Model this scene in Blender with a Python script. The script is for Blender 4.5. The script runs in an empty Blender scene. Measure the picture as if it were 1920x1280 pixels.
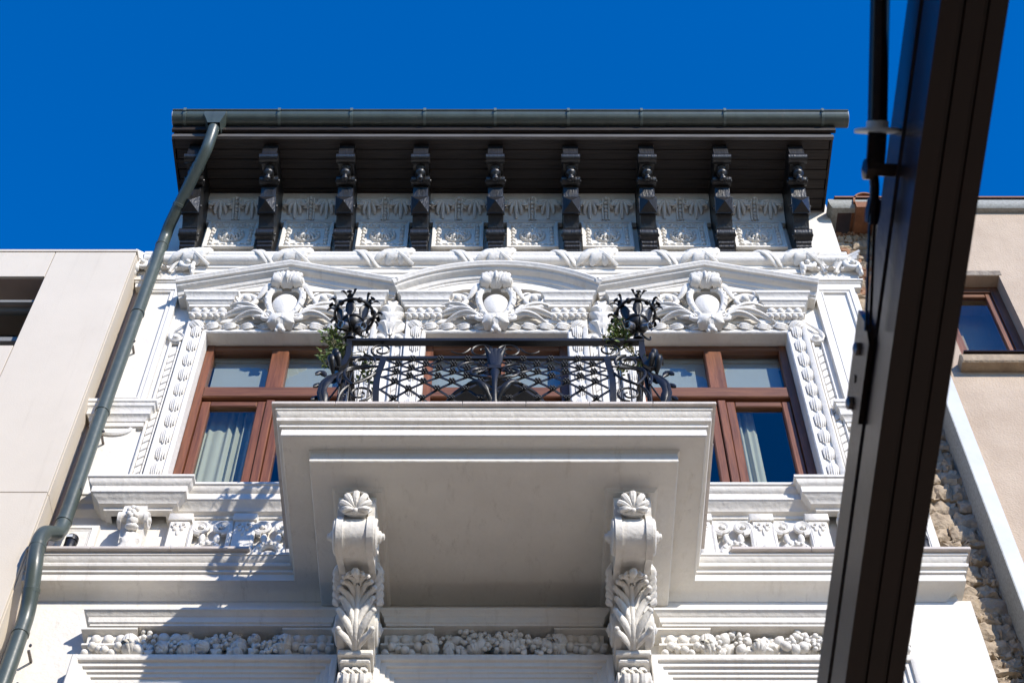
import bpy, math, random
import numpy as np
from mathutils import Matrix, Vector
random.seed(7)
sin, cos, pi, rad = math.sin, math.cos, math.pi, math.radians
S = bpy.context.scene
COL = S.collection

# ---------------------------------------------------------------- camera
# a person in the street (eye 1.6 m), 9 m in front of the facade plane y = 0, looking steeply up
cam_d = bpy.data.cameras.new('camera'); cam = bpy.data.objects.new('camera', cam_d); COL.objects.link(cam)
cam_d.sensor_width = 36.0; cam_d.lens = 58.21; cam_d.clip_end = 3000; cam_d.clip_start = 0.05
pitch, yaw, roll = rad(56.427), rad(-0.167), rad(-0.097)
fw = Vector((-sin(yaw) * cos(pitch), cos(yaw) * cos(pitch), sin(pitch)))
r0 = Vector((cos(yaw), sin(yaw), 0)); u0 = r0.cross(fw)
rt = r0 * cos(roll) + u0 * sin(roll); up = u0 * cos(roll) - r0 * sin(roll)
CAMPOS = Vector((0.126, -9.0, 1.6))
M = Matrix((rt, up, -fw)).transposed().to_4x4(); M.translation = CAMPOS
cam.matrix_world = M
cam_d.dof.use_dof = True; cam_d.dof.focus_distance = 15.0; cam_d.dof.aperture_fstop = 9.0
S.camera = cam

# ---------------------------------------------------------------- light
SUN = Vector((0.69, -1.0, 0.66)).normalized()
el = math.asin(SUN.z); az = math.atan2(SUN.x, SUN.y)
W = bpy.data.worlds.new('World'); S.world = W; W.use_nodes = True
nt = W.node_tree; nt.nodes.clear()
sky = nt.nodes.new('ShaderNodeTexSky'); sky.sky_type = 'NISHITA'; sky.sun_disc = False
sky.sun_elevation = el; sky.sun_rotation = az
sky.altitude = 0; sky.air_density = 1.0; sky.dust_density = 0.0; sky.ozone_density = 10.0
hs = nt.nodes.new('ShaderNodeHueSaturation'); hs.inputs['Saturation'].default_value = 1.2; hs.inputs['Hue'].default_value = 0.504; hs.inputs['Value'].default_value = 1.14
bg = nt.nodes.new('ShaderNodeBackground'); bg.inputs[1].default_value = 0.15
ow = nt.nodes.new('ShaderNodeOutputWorld')
nt.links.new(sky.outputs[0], hs.inputs['Color']); nt.links.new(hs.outputs[0], bg.inputs[0]); nt.links.new(bg.outputs[0], ow.inputs[0])
sd = bpy.data.lights.new('sun', 'SUN'); sd.energy = 3.75; sd.angle = rad(0.53); sd.color = (1.0, 0.93, 0.83)
so = bpy.data.objects.new('sun', sd); COL.objects.link(so)
so.rotation_euler = SUN.to_track_quat('Z', 'Y').to_euler(); so.location = (20, -30, 25)
S.view_settings.view_transform = 'Standard'; S.view_settings.look = 'None'
S.view_settings.exposure = 0.70; S.view_settings.gamma = 1.0
S.cycles.max_bounces = 8; S.cycles.diffuse_bounces = 4; S.cycles.transparent_max_bounces = 12

# ---------------------------------------------------------------- materials
def mat(name, col, rough=0.6, var=0.06, scale=6.0, bump=0.0, bscale=40.0, metal=0.0, stretch=(1, 1, 1), col2=None, spec=0.5, dirt=0.0, coat=0.0):
    m = bpy.data.materials.new(name); m.use_nodes = True; t = m.node_tree; b = t.nodes['Principled BSDF']
    L = t.links.new
    tc = t.nodes.new('ShaderNodeNewGeometry'); mp = t.nodes.new('ShaderNodeMapping'); mp.inputs['Scale'].default_value = stretch
    L(tc.outputs['Position'], mp.inputs['Vector'])
    n = t.nodes.new('ShaderNodeTexNoise'); n.inputs['Scale'].default_value = scale; n.inputs['Detail'].default_value = 8; n.inputs['Roughness'].default_value = 0.62
    L(mp.outputs[0], n.inputs['Vector'])
    r = t.nodes.new('ShaderNodeValToRGB'); r.color_ramp.elements[0].position = 0.28; r.color_ramp.elements[1].position = 0.72
    c2 = col2 if col2 else tuple(c * (1 - var) for c in col)
    c1 = col if col2 else tuple(min(1, c * (1 + var * 0.5)) for c in col)
    r.color_ramp.elements[0].color = (*c2, 1); r.color_ramp.elements[1].color = (*c1, 1)
    L(n.outputs['Fac'], r.inputs[0]); out = r.outputs[0]
    if dirt > 0:      # patchy grime with a shape of its own
        n2 = t.nodes.new('ShaderNodeTexNoise'); n2.inputs['Scale'].default_value = 2.3; n2.inputs['Detail'].default_value = 10; n2.inputs['Roughness'].default_value = 0.75
        mp2 = t.nodes.new('ShaderNodeMapping'); mp2.inputs['Scale'].default_value = (3.0, 1.5, 0.8); L(tc.outputs['Position'], mp2.inputs['Vector']); L(mp2.outputs[0], n2.inputs['Vector'])
        r2 = t.nodes.new('ShaderNodeValToRGB'); r2.color_ramp.elements[0].position = 0.60; r2.color_ramp.elements[1].position = 0.78
        r2.color_ramp.elements[0].color = (0, 0, 0, 1); r2.color_ramp.elements[1].color = (dirt, dirt, dirt, 1)
        L(n2.outputs['Fac'], r2.inputs[0])
        mx = t.nodes.new('ShaderNodeMix'); mx.data_type = 'RGBA'
        L(r2.outputs[0], mx.inputs['Factor']); L(out, mx.inputs['A']); mx.inputs['B'].default_value = (col[0] * 0.52, col[1] * 0.46, col[2] * 0.38, 1)
        out = mx.outputs['Result']
        # thin rain streaks and hairline cracks
        n4 = t.nodes.new('ShaderNodeTexNoise'); n4.inputs['Scale'].default_value = 1.0; n4.inputs['Detail'].default_value = 5; n4.inputs['Roughness'].default_value = 0.7
        mp4 = t.nodes.new('ShaderNodeMapping'); mp4.inputs['Scale'].default_value = (13.0, 4.0, 0.45); L(tc.outputs['Position'], mp4.inputs['Vector']); L(mp4.outputs[0], n4.inputs['Vector'])
        r4 = t.nodes.new('ShaderNodeValToRGB'); r4.color_ramp.elements[0].position = 0.56; r4.color_ramp.elements[1].position = 0.80
        r4.color_ramp.elements[0].color = (0, 0, 0, 1); r4.color_ramp.elements[1].color = (dirt * 1.3,) * 3 + (1,); L(n4.outputs['Fac'], r4.inputs[0])
        mx4 = t.nodes.new('ShaderNodeMix'); mx4.data_type = 'RGBA'; L(r4.outputs[0], mx4.inputs['Factor']); L(out, mx4.inputs['A']); mx4.inputs['B'].default_value = (col[0] * 0.5, col[1] * 0.45, col[2] * 0.38, 1); out = mx4.outputs['Result']
        vo = t.nodes.new('ShaderNodeTexVoronoi'); vo.feature = 'DISTANCE_TO_EDGE'; vo.inputs['Scale'].default_value = 1.7
        wv = t.nodes.new('ShaderNodeVectorMath'); wv.operation = 'MULTIPLY_ADD'; L(n2.outputs['Color'], wv.inputs[0]); wv.inputs[1].default_value = (0.5, 0.5, 0.5); L(tc.outputs['Position'], wv.inputs[2]); L(wv.outputs[0], vo.inputs['Vector'])
        r5 = t.nodes.new('ShaderNodeValToRGB'); r5.color_ramp.elements[0].position = 0.0; r5.color_ramp.elements[1].position = 0.006
        r5.color_ramp.elements[0].color = (dirt * 1.6,) * 3 + (1,); r5.color_ramp.elements[1].color = (0, 0, 0, 1); L(vo.outputs['Distance'], r5.inputs[0])
        gt = t.nodes.new('ShaderNodeMath'); gt.operation = 'GREATER_THAN'; gt.inputs[1].default_value = 0.55; L(n4.outputs['Fac'], gt.inputs[0])
        m5 = t.nodes.new('ShaderNodeMath'); m5.operation = 'MULTIPLY'; L(r5.outputs[0], m5.inputs[0]); L(gt.outputs[0], m5.inputs[1])
        mx5 = t.nodes.new('ShaderNodeMix'); mx5.data_type = 'RGBA'; L(m5.outputs[0], mx5.inputs['Factor']); L(out, mx5.inputs['A']); mx5.inputs['B'].default_value = (0.2, 0.17, 0.14, 1); out = mx5.outputs['Result']
    L(out, b.inputs['Base Color'])
    b.inputs['Roughness'].default_value = rough; b.inputs['Metallic'].default_value = metal
    b.inputs['Specular IOR Level'].default_value = spec
    if coat: b.inputs['Coat Weight'].default_value = coat; b.inputs['Coat Roughness'].default_value = 0.12
    if bump > 0:
        n3 = t.nodes.new('ShaderNodeTexNoise'); n3.inputs['Scale'].default_value = bscale; n3.inputs['Detail'].default_value = 6
        L(mp.outputs[0], n3.inputs['Vector'])
        bp = t.nodes.new('ShaderNodeBump'); bp.inputs['Strength'].default_value = bump; bp.inputs['Distance'].default_value = 0.02
        L(n3.outputs['Fac'], bp.inputs['Height']); L(bp.outputs[0], b.inputs['Normal'])
    return m
M_WHITE = mat('white_paint_plaster', (0.715, 0.682, 0.622), 0.62, 0.07, 3.0, 0.34, 22, dirt=0.24, spec=0.3)
M_ORN = mat('white_paint_ornament', (0.715, 0.682, 0.622), 0.6, 0.08, 9.0, 0.25, 45, dirt=0.20, spec=0.3)
M_EDGE = mat('stone_slab_edge', (0.56, 0.50, 0.45), 0.7, 0.18, 7.0, 0.15, 60)
M_DARKWOOD = mat('dark_stained_wood', (0.030, 0.020, 0.015), 0.5, 0, 9.0, 0.5, 16, stretch=(0.22, 4.0, 4.0), col2=(0.006, 0.0045, 0.004), spec=0.35)
M_BRKWOOD = mat('black_painted_wood', (0.016, 0.0145, 0.014), 0.38, 0, 9.0, 0.3, 18, stretch=(3, 2, 0.5), col2=(0.006, 0.0055, 0.005), spec=0.5)
M_WOODV = mat('window_wood_vertical', (0.24, 0.088, 0.038), 0.42, 0, 9.0, 0.12, 30, stretch=(3.2, 3.2, 0.22), col2=(0.085, 0.030, 0.016), spec=0.4)
M_WOODH = mat('window_wood_horizontal', (0.225, 0.094, 0.043), 0.42, 0, 9.0, 0.12, 30, stretch=(0.22, 3.2, 3.2), col2=(0.08, 0.029, 0.016), spec=0.4)
M_IRON = mat('black_wrought_iron', (0.009, 0.0085, 0.008), 0.40, 0.3, 30.0, 0.10, 60, spec=0.38)
M_GREEN = mat('green_painted_metal', (0.066, 0.083, 0.072), 0.36, 0.25, 4.0, 0.08, 14, spec=0.5, dirt=0.45)
M_TAN = mat('stone_cladding', (0.575, 0.51, 0.42), 0.75, 0.05, 2.2, 0.08, 70, dirt=0.12)
M_TANSIDE = mat('brown_render', (0.33, 0.25, 0.20), 0.8, 0.15, 2.0, 0.1, 40)
M_STUCCO = mat('beige_stucco', (0.50, 0.395, 0.295), 0.85, 0, 2.2, 0.45, 55, dirt=0.25, col2=(0.40, 0.305, 0.22))
M_STONE = mat('rubble_stone', (0.46, 0.37, 0.265), 0.9, 0, 9.0, 1.0, 26, col2=(0.25, 0.19, 0.13))
M_BRICK = mat('old_brick', (0.38, 0.22, 0.13), 0.9, 0, 6.0, 0.8, 25, col2=(0.22, 0.115, 0.07))
M_MORTAR = mat('old_mortar', (0.38, 0.32, 0.25), 0.95, 0, 8.0, 0.9, 20, col2=(0.14, 0.11, 0.085))
M_FLASH = mat('pale_sheet_metal', (0.55, 0.565, 0.56), 0.5, 0.10, 5.0, 0.05, 30, spec=0.4)
M_FLASHS = mat('weathered_metal_edge', (0.36, 0.37, 0.35), 0.7, 0, 40.0, 0.1, 60, col2=(0.20, 0.20, 0.18))
M_STEEL = mat('brown_painted_steel', (0.013, 0.0052, 0.004), 0.26, 0.3, 5.0, 0.03, 30, spec=0.32)
M_GALV = mat('galvanised_bolt', (0.16, 0.14, 0.13), 0.4, 0.2, 30, metal=0.8)
M_CURT = mat('pale_curtain', (0.50, 0.50, 0.42), 0.85, 0.05, 5.0)
M_BLIND = mat('grey_blind', (0.36, 0.39, 0.40), 0.8, 0.05, 4.0)
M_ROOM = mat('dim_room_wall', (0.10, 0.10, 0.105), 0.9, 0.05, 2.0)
M_LEAF = mat('small_green_leaves', (0.17, 0.23, 0.045), 0.5, 0, 30.0, col2=(0.030, 0.065, 0.012))
M_TERRA = mat('weathered_terracotta', (0.30, 0.13, 0.06), 0.85, 0, 8.0, 0.5, 30, col2=(0.17, 0.07, 0.035))
M_TILE = mat('roof_tile', (0.22, 0.10, 0.06), 0.85, 0.2, 6.0)
M_PAVE = mat('street_paving', (0.25, 0.196, 0.138), 0.9, 0.15, 1.5, 0.2, 30)
M_LENS = mat('lamp_lens_metal', (0.30, 0.30, 0.31), 0.3, 0.1, 20.0, metal=0.6)
M_ALU = mat('grey_aluminium_window', (0.20, 0.20, 0.19), 0.5, 0.1, 5.0)

def glass_mat(name, tint, refl=1.0):
    m = bpy.data.materials.new(name); m.use_nodes = True; t = m.node_tree; t.nodes.clear(); L = t.links.new
    o = t.nodes.new('ShaderNodeOutputMaterial'); mx = t.nodes.new('ShaderNodeMixShader')
    tr = t.nodes.new('ShaderNodeBsdfTransparent'); tr.inputs[0].default_value = (*tint, 1)
    gl = t.nodes.new('ShaderNodeBsdfGlossy'); gl.inputs['Roughness'].default_value = 0.015; gl.inputs[0].default_value = (refl, refl, refl, 1)
    fr = t.nodes.new('ShaderNodeFresnel'); fr.inputs[0].default_value = 1.75
    nz = t.nodes.new('ShaderNodeTexNoise'); nz.inputs['Scale'].default_value = 1.3; nz.inputs['Detail'].default_value = 1
    bp = t.nodes.new('ShaderNodeBump'); bp.inputs['Strength'].default_value = 0.04; bp.inputs['Distance'].default_value = 0.03
    g = t.nodes.new('ShaderNodeNewGeometry'); L(g.outputs['Position'], nz.inputs['Vector']); L(nz.outputs['Fac'], bp.inputs['Height'])
    L(bp.outputs[0], gl.inputs['Normal'])
    ma = t.nodes.new('ShaderNodeMath'); ma.operation = 'SUBTRACT'; ma.use_clamp = True; L(fr.outputs[0], ma.inputs[0]); L(g.outputs['Backfacing'], ma.inputs[1])
    L(ma.outputs[0], mx.inputs[0]); L(tr.outputs[0], mx.inputs[1]); L(gl.outputs[0], mx.inputs[2]); L(mx.outputs[0], o.inputs[0])
    return m
M_GLASS = glass_mat('window_glass', (0.86, 0.885, 0.87))

# ---------------------------------------------------------------- mesh helpers
V3 = lambda *a: np.array(a if len(a) > 1 else a[0], float)
def unit(v): v = np.asarray(v, float); n = np.linalg.norm(v); return v / n if n > 1e-12 else v
class MB:
    def __init__(self): self.v = []; self.f = []
    def add(self, vs, fs):
        o = len(self.v); self.v.extend([tuple(map(float, p)) for p in vs]); self.f.extend([tuple(o + i for i in q) for q in fs]); return self
    def box(self, x0, x1, y0, y1, z0, z1):
        if x0 > x1: x0, x1 = x1, x0
        if y0 > y1: y0, y1 = y1, y0
        if z0 > z1: z0, z1 = z1, z0
        return self.add([(x0, y0, z0), (x1, y0, z0), (x1, y1, z0), (x0, y1, z0), (x0, y0, z1), (x1, y0, z1), (x1, y1, z1), (x0, y1, z1)],
                        [(0, 3, 2, 1), (4, 5, 6, 7), (0, 1, 5, 4), (1, 2, 6, 5), (2, 3, 7, 6), (3, 0, 4, 7)])
    def bbox(self, x0, x1, y0, y1, z0, z1, b=0.006):
        """box with the four front edges chamfered (front = -y)"""
        return self.add([(x0, y1, z0), (x1, y1, z0), (x1, y1, z1), (x0, y1, z1), (x0, y0 + b, z0), (x1, y0 + b, z0), (x1, y0 + b, z1), (x0, y0 + b, z1),
                         (x0 + b, y0, z0 + b), (x1 - b, y0, z0 + b), (x1 - b, y0, z1 - b), (x0 + b, y0, z1 - b)],
                        [(0, 3, 2, 1), (0, 1, 5, 4), (1, 2, 6, 5), (2, 3, 7, 6), (3, 0, 4, 7), (4, 5, 9, 8), (5, 6, 10, 9), (6, 7, 11, 10), (7, 4, 8, 11), (8, 9, 10, 11)])
    def obox(self, c, ax, ay, az, hx, hy, hz):
        c, ax, ay, az = map(lambda q: np.asarray(q, float), (c, ax, ay, az)); vs = []
        for k in (-1, 1):
            for (i, j) in ((-1, -1), (1, -1), (1, 1), (-1, 1)): vs.append(c + ax * hx * i + ay * hy * j + az * hz * k)
        return self.add(vs, [(0, 3, 2, 1), (4, 5, 6, 7), (0, 1, 5, 4), (1, 2, 6, 5), (2, 3, 7, 6), (3, 0, 4, 7)])
    def sweep(self, path, prof, fn, closed=False, caps=True):
        P = [np.array(p, float) for p in path]; n = len(P); mit = []
        for i in range(n):
            a = P[i - 1] if (i > 0 or closed) else None; c = P[(i + 1) % n] if (i < n - 1 or closed) else None
            d1 = unit(P[i] - a) if a is not None else None; d2 = unit(c - P[i]) if c is not None else None
            if d1 is None: d1 = d2
            if d2 is None: d2 = d1
            n1 = np.array((d1[1], -d1[0])); n2 = np.array((d2[1], -d2[0])); s = n1 + n2; q = 1 + n1 @ n2
            mit.append(s / max(q, 0.15))
        m = len(prof); vs = []
        for i in range(n):
            for (o, h) in prof: a = P[i] + mit[i] * o; vs.append(fn(a[0], a[1], h))
        fs = []
        for i in range(n if closed else n - 1):
            j = (i + 1) % n
            for k in range(m - 1): fs.append((i * m + k, j * m + k, j * m + k + 1, i * m + k + 1))
        if caps and not closed: fs.append(tuple(range(m))); fs.append(tuple((n - 1) * m + k for k in range(m - 1, -1, -1)))
        return self.add(vs, fs)
    def prism(self, poly, fn, h0, h1):
        m = len(poly); vs = [fn(a, b, h0) for a, b in poly] + [fn(a, b, h1) for a, b in poly]
        fs = [tuple(range(m)), tuple(range(2 * m - 1, m - 1, -1))] + [(k, (k + 1) % m, m + (k + 1) % m, m + k) for k in range(m)]
        return self.add(vs, fs)
    def lathe(self, c, axis, prof, n=12, ref=None):
        c = V3(c); a = unit(axis); r = V3(0, 0, 1) if abs(a[2]) < 0.9 else V3(1, 0, 0)
        s = unit(np.cross(a, r)); t = np.cross(a, s); vs = []; m = len(prof)
        for i in range(n):
            w = 2 * pi * i / n; d = s * cos(w) + t * sin(w)
            for (rr, h) in prof: vs.append(c + d * rr + a * h)
        fs = [(i * m + k, ((i + 1) % n) * m + k, ((i + 1) % n) * m + k + 1, i * m + k + 1) for i in range(n) for k in range(m - 1)]
        if prof[0][0] > 1e-6: fs.append(tuple(i * m for i in range(n)))
        if prof[-1][0] > 1e-6: fs.append(tuple(i * m + m - 1 for i in range(n - 1, -1, -1)))
        return self.add(vs, fs)
    def ell(self, c, r, n=8, m=5, R=None):
        c = V3(c); vs = []; r = V3(r)
        for j in range(m + 1):
            th = pi * j / m
            for i in range(n):
                w = 2 * pi * i / n; q = V3(sin(th) * cos(w), sin(th) * sin(w), cos(th)) * r
                if R is not None: q = R @ q
                vs.append(c + q)
        fs = [(j * n + i, j * n + (i + 1) % n, (j + 1) * n + (i + 1) % n, (j + 1) * n + i) for j in range(m) for i in range(n)]
        return self.add(vs, fs)
    def tube(self, pts, r, n=6, N=(0, -1, 0), flat=1.0, closed=False, caps=True):
        """tube along pts; r = number or list; flat = height along N over width"""
        P = [V3(p) for p in pts]; k = len(P); N = unit(N); rr = r if hasattr(r, '__len__') else [r] * k; vs = []
        for i in range(k):
            a = P[i - 1] if (i > 0 or closed) else P[i]; b = P[(i + 1) % k] if (i < k - 1 or closed) else P[i]
            T = unit(b - a); s = np.cross(T, N)
            if np.linalg.norm(s) < 0.05: s = np.cross(T, V3(0.3, 0.2, 1))
            s = unit(s); q = unit(np.cross(s, T))
            for j in range(n):
                w = 2 * pi * (j + 0.5) / n; vs.append(P[i] + s * rr[i] * cos(w) + q * rr[i] * flat * sin(w))
        fs = [(i * n + j, i * n + (j + 1) % n, ((i + 1) % k) * n + (j + 1) % n, ((i + 1) % k) * n + j) for i in range(k if closed else k - 1) for j in range(n)]
        if caps and not closed: fs.append(tuple(range(n))); fs.append(tuple((k - 1) * n + j for j in range(n - 1, -1, -1)))
        return self.add(vs, fs)
    def bar(self, pts, w, t, N=(0, -1, 0)):
        """flat bar: width w across, thickness t along N"""
        P = [V3(p) for p in pts]; k = len(P); N = unit(N); vs = []
        for i in range(k):
            T = unit(P[min(i + 1, k - 1)] - P[max(i - 1, 0)]); s = unit(np.cross(T, N)); q = unit(np.cross(s, T))
            for (a, b) in ((-1, -1), (1, -1), (1, 1), (-1, 1)): vs.append(P[i] + s * w / 2 * a + q * t / 2 * b)
        fs = [(i * 4 + j, i * 4 + (j + 1) % 4, (i + 1) * 4 + (j + 1) % 4, (i + 1) * 4 + j) for i in range(k - 1) for j in range(4)]
        fs += [(0, 1, 2, 3), tuple((k - 1) * 4 + j for j in (3, 2, 1, 0))]
        return self.add(vs, fs)
    def leaf(self, pts, N, width, lobes=4, depth=0.35, sweepf=0.55, cup=0.25, flute=0.10, m=4, th=0.02, wf=None, rib=0.12):
        """acanthus leaf laid along pts (root first), N = outward normal(s); scalloped, fluted, with a skirt for thickness"""
        P = [V3(p) for p in pts]; k = len(P); vs = []; NN = N if isinstance(N, list) else [N] * k; row = 2 * m + 1
        for i in range(k):
            s = i / (k - 1); T = unit(P[min(i + 1, k - 1)] - P[max(i - 1, 0)]); n0 = unit(NN[i]); sd = unit(np.cross(T, n0)); n0 = unit(np.cross(sd, T))
            base = wf(s) if wf else (sin(pi * min(1, s * 0.86 + 0.14)) ** 0.7)
            ph = s * lobes; lob = abs(cos(pi * ph)) ** 0.8
            w = width * base * (1 - depth * (1 - lob)) if 0 < i < k - 1 else width * base * 0.55
            for j in range(-m, m + 1):
                t = j / m; a = abs(t)
                q = P[i] + sd * w * t + T * (sweepf * w * a * a) + n0 * (-cup * w * a ** 2.2 + flute * width * lob * sin(pi * a) + (rib * width * (1 - s * 0.6) if j == 0 else 0))
                vs.append(q)
        o = len(vs)
        for i in range(k):          # skirt
            n0 = unit(NN[i]); vs.append(V3(vs[i * row]) - n0 * th); vs.append(V3(vs[i * row + row - 1]) - n0 * th)
        fs = [(i * row + j, i * row + j + 1, (i + 1) * row + j + 1, (i + 1) * row + j) for i in range(k - 1) for j in range(row - 1)]
        for i in range(k - 1):
            fs.append((i * row, (i + 1) * row, o + 2 * (i + 1), o + 2 * i)); fs.append((i * row + row - 1, o + 2 * i + 1, o + 2 * (i + 1) + 1, (i + 1) * row + row - 1))
        vs.append(V3(P[-1]) - unit(NN[-1]) * th); e = len(vs) - 1; b = (k - 1) * row
        fs.append(tuple(range(b, b + row)) + (o + 2 * (k - 1) + 1, e, o + 2 * (k - 1)))
        return self.add(vs, fs)
    def mesh(self, name, m, angle=38, smooth=True):
        me = bpy.data.meshes.new(name); me.from_pydata(self.v, [], self.f); me.materials.append(m); me.validate()
        if smooth:
            me.polygons.foreach_set('use_smooth', [True] * len(me.polygons)); me.set_sharp_from_angle(angle=rad(angle))
        me.update(); return me
    def build(self, name, m, parent=None, loc=(0, 0, 0), angle=38, smooth=True):
        return put(name, self.mesh(name, m, angle, smooth), parent, loc)
STUFF = {'egg_row', 'leaf_bead_row', 'rope', 'grape_cluster', 'bead_stem', 'foliage', 'stem', 'wreath'}   # pieces too small to pick apart
def put(name, me, parent=None, loc=(0, 0, 0), rot=None, scale=None):
    o = bpy.data.objects.new(name, me); COL.objects.link(o)
    if name in STUFF: o['kind'] = 'stuff'
    if parent is not None: o.parent = parent
    o.location = loc
    if rot is not None: o.rotation_euler = rot
    if scale is not None: o.scale = scale
    return o
def thing(name, label, cat, loc=(0, 0, 0), group=None):
    o = put(name, None, None, loc); o['label'] = label; o['category'] = cat
    if group: o['group'] = group
    return o
def tag(o, label, cat, group=None):
    o['label'] = label; o['category'] = cat
    if group: o['group'] = group
    return o
PLAN = lambda a, b, h: (a, b, h)            # path in plan (x, y), h = z
FRONT = lambda a, b, h: (a, -h, b)          # path in elevation (x, z), h = projection towards the street
def arc(cx, cz, r, a0, a1, n): return [(cx + r * cos(a0 + (a1 - a0) * i / n), cz + r * sin(a0 + (a1 - a0) * i / n)) for i in range(n + 1)]
def spiral(cx, cz, r0, r1, a0, turns, n=26, p=0.0, dirn=1):
    """points of a spiral in the facade plane at projection p"""
    out = []
    for i in range(n + 1):
        s = i / n; r = r0 * (1 - s) ** 0.8 + r1 * s; a = a0 + dirn * turns * 2 * pi * s; out.append((cx + r * cos(a), -p, cz + r * sin(a)))
    return out
def bez(p0, p1, p2, p3, n=12):
    p0, p1, p2, p3 = map(V3, (p0, p1, p2, p3)); out = []
    for i in range(n + 1):
        t = i / n; out.append(p0 * (1 - t) ** 3 + p1 * 3 * t * (1 - t) ** 2 + p2 * 3 * t * t * (1 - t) + p3 * t ** 3)
    return out
def taper(r0, r1, n, pw=1.0): return [r0 + (r1 - r0) * (i / n) ** pw for i in range(n + 1)]
def rotz(a): return np.array(((cos(a), -sin(a), 0), (sin(a), cos(a), 0), (0, 0, 1)))
def roty(a): return np.array(((cos(a), 0, sin(a)), (0, 1, 0), (-sin(a), 0, cos(a))))

# ---------------------------------------------------------------- ground
g = MB().add([(-400, -400, 0), (400, -400, 0), (400, 400, 0), (-400, 400, 0)], [(0, 1, 2, 3)]).build('ground', M_PAVE); g['kind'] = 'structure'
# ================================================================ the white house
house = thing('ornate_house', 'white ornate stucco house with black wooden eaves and a central balcony', 'house')
def group(base, bmesh_, subs, loc, parent=house):
    """a part with its sub-parts, all sharing mesh data: subs = [(name, mesh, loc, rot, scale)]"""
    p = put(base, bmesh_, parent, loc)
    for s in subs:
        s = tuple(s) + (None,) * (5 - len(s)); put(s[0], s[1], p, s[2] or (0, 0, 0), s[3], s[4])
    return p
WC = (-2.13, 0.0, 2.13); WH = (0.735, 0.70, 0.735); ZT, ZS = 15.26, 12.60       # upper windows
LC = (-2.16, 0.01, 2.19); LH = (0.80, 0.70, 0.80); LT = 10.48                      # lower windows
def wall_cut(mb, x0, x1, z0, z1, ops, y0, y1):
    x = x0
    for (a, b, c, d) in ops:
        mb.box(x, a, y0, y1, z0, z1)
        if c > z0: mb.box(a, b, y0, y1, z0, c)
        if d < z1: mb.box(a, b, y0, y1, d, z1)
        x = b
    mb.box(x, x1, y0, y1, z0, z1)
w = MB(); wall_cut(w, -3.65, 3.70, 11.44, 16.30, [(c - h - 0.008, c + h + 0.008, ZS, ZT + 0.008) for c, h in zip(WC, WH)], 0.0, 0.42)
w.build('wall', M_WHITE, house)
w = MB(); wall_cut(w, -3.65, 3.80, 0.0, 11.438, [(c - h - 0.008, c + h + 0.008, 8.0, LT + 0.008) for c, h in zip(LC, LH)], 0.004, 0.42)
w.build('wall', M_WHITE, house)
MB().box(-3.65, 3.69, 0.03, 0.42, 16.302, 18.0).build('frieze_wall', M_WHITE, house)
sh = MB(); sh.box(-3.70, -3.40, 0.43, 9, 0, 17.8); sh.box(3.40, 3.68, 0.43, 9, 0, 18.0); sh.box(-3.7, 3.68, 8.7, 9.0, 0, 17.8)
sh.build('side_wall', M_TANSIDE, house)
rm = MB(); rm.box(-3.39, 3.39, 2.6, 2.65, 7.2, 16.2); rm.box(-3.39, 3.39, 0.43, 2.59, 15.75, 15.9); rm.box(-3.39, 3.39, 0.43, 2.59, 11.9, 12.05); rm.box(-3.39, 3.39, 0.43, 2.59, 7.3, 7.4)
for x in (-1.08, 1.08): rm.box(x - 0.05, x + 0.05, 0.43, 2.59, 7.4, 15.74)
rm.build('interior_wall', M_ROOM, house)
rf = MB(); rf.add([(-3.56, -0.97, 18.15), (3.68, -0.97, 18.15), (3.68, 4.5, 20.4), (-3.56, 4.5, 20.4), (-3.56, 9.2, 17.95), (3.68, 9.2, 17.95), (-3.56, -0.97, 18.09), (3.68, -0.97, 18.09), (3.68, 4.5, 20.3), (-3.56, 4.5, 20.3)],
                  [(0, 1, 2, 3), (3, 2, 5, 4), (6, 9, 8, 7), (0, 6, 7, 1), (0, 3, 9, 6), (1, 7, 8, 2)])
rf.build('roof', M_TILE, house, smooth=False)

# ---- horizontal mouldings
EDGE = [(-0.05, 11.77), (0.062, 11.77), (0.062, 11.742), (0.052, 11.738), (0.044, 11.715), (0.026, 11.698), (0.014, 11.690), (0.014, 11.678), (0.036, 11.672), (0.047, 11.652), (0.040, 11.630),
        (0.016, 11.624), (0.010, 11.618), (0.010, 11.604), (0.018, 11.600), (0.018, 11.582), (0.0, 11.576), (0.0, 11.502), (-0.012, 11.495)]
cor = [(o + 0.155, z - 0.003) for o, z in EDGE[:-1]] + [(0.143, 11.500), (0.10, 11.497), (0.07, 11.488), (0.04, 11.468), (0.02, 11.45), (0.0, 11.425)]
cor[0] = (0.0, cor[0][1])
cornice = MB().sweep([(-3.66, 0.35), (-3.66, 0), (3.60, 0), (3.60, 0.35)], cor, PLAN).build('cornice', M_WHITE, house)
for k in range(12):        # thin stone tiles on top of the cornice
    a = -3.89 + k * 0.645; b = a + 0.64
    if b < -1.62 or a > 1.66: MB().bbox(a, min(b, 3.84), -0.255, 0.02, 11.768, 11.80, 0.004).build('edge_tile', M_EDGE, cornice)
SILL = [(-0.1, 12.675), (0.22, 12.675), (0.22, 12.648), (0.205, 12.638), (0.20, 12.605), (0.186, 12.588), (0.172, 12.575), (0.170, 12.505), (0.157, 12.498), (0.145, 12.48), (0.122, 12.462), (0.108, 12.445),
        (0.100, 12.43), (0.064, 12.415), (0.055, 12.39), (0.0, 12.382)]
MB().sweep([(-3.65, 0.115), (-3.22, 0.115), (-3.22, -0.08), (-2.76, -0.08), (-2.76, 0.004), (2.76, 0.004), (2.76, -0.08), (3.22, -0.08), (3.22, 0.115), (3.69, 0.115)], SILL, PLAN).build('sill_course', M_WHITE, house)
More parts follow.
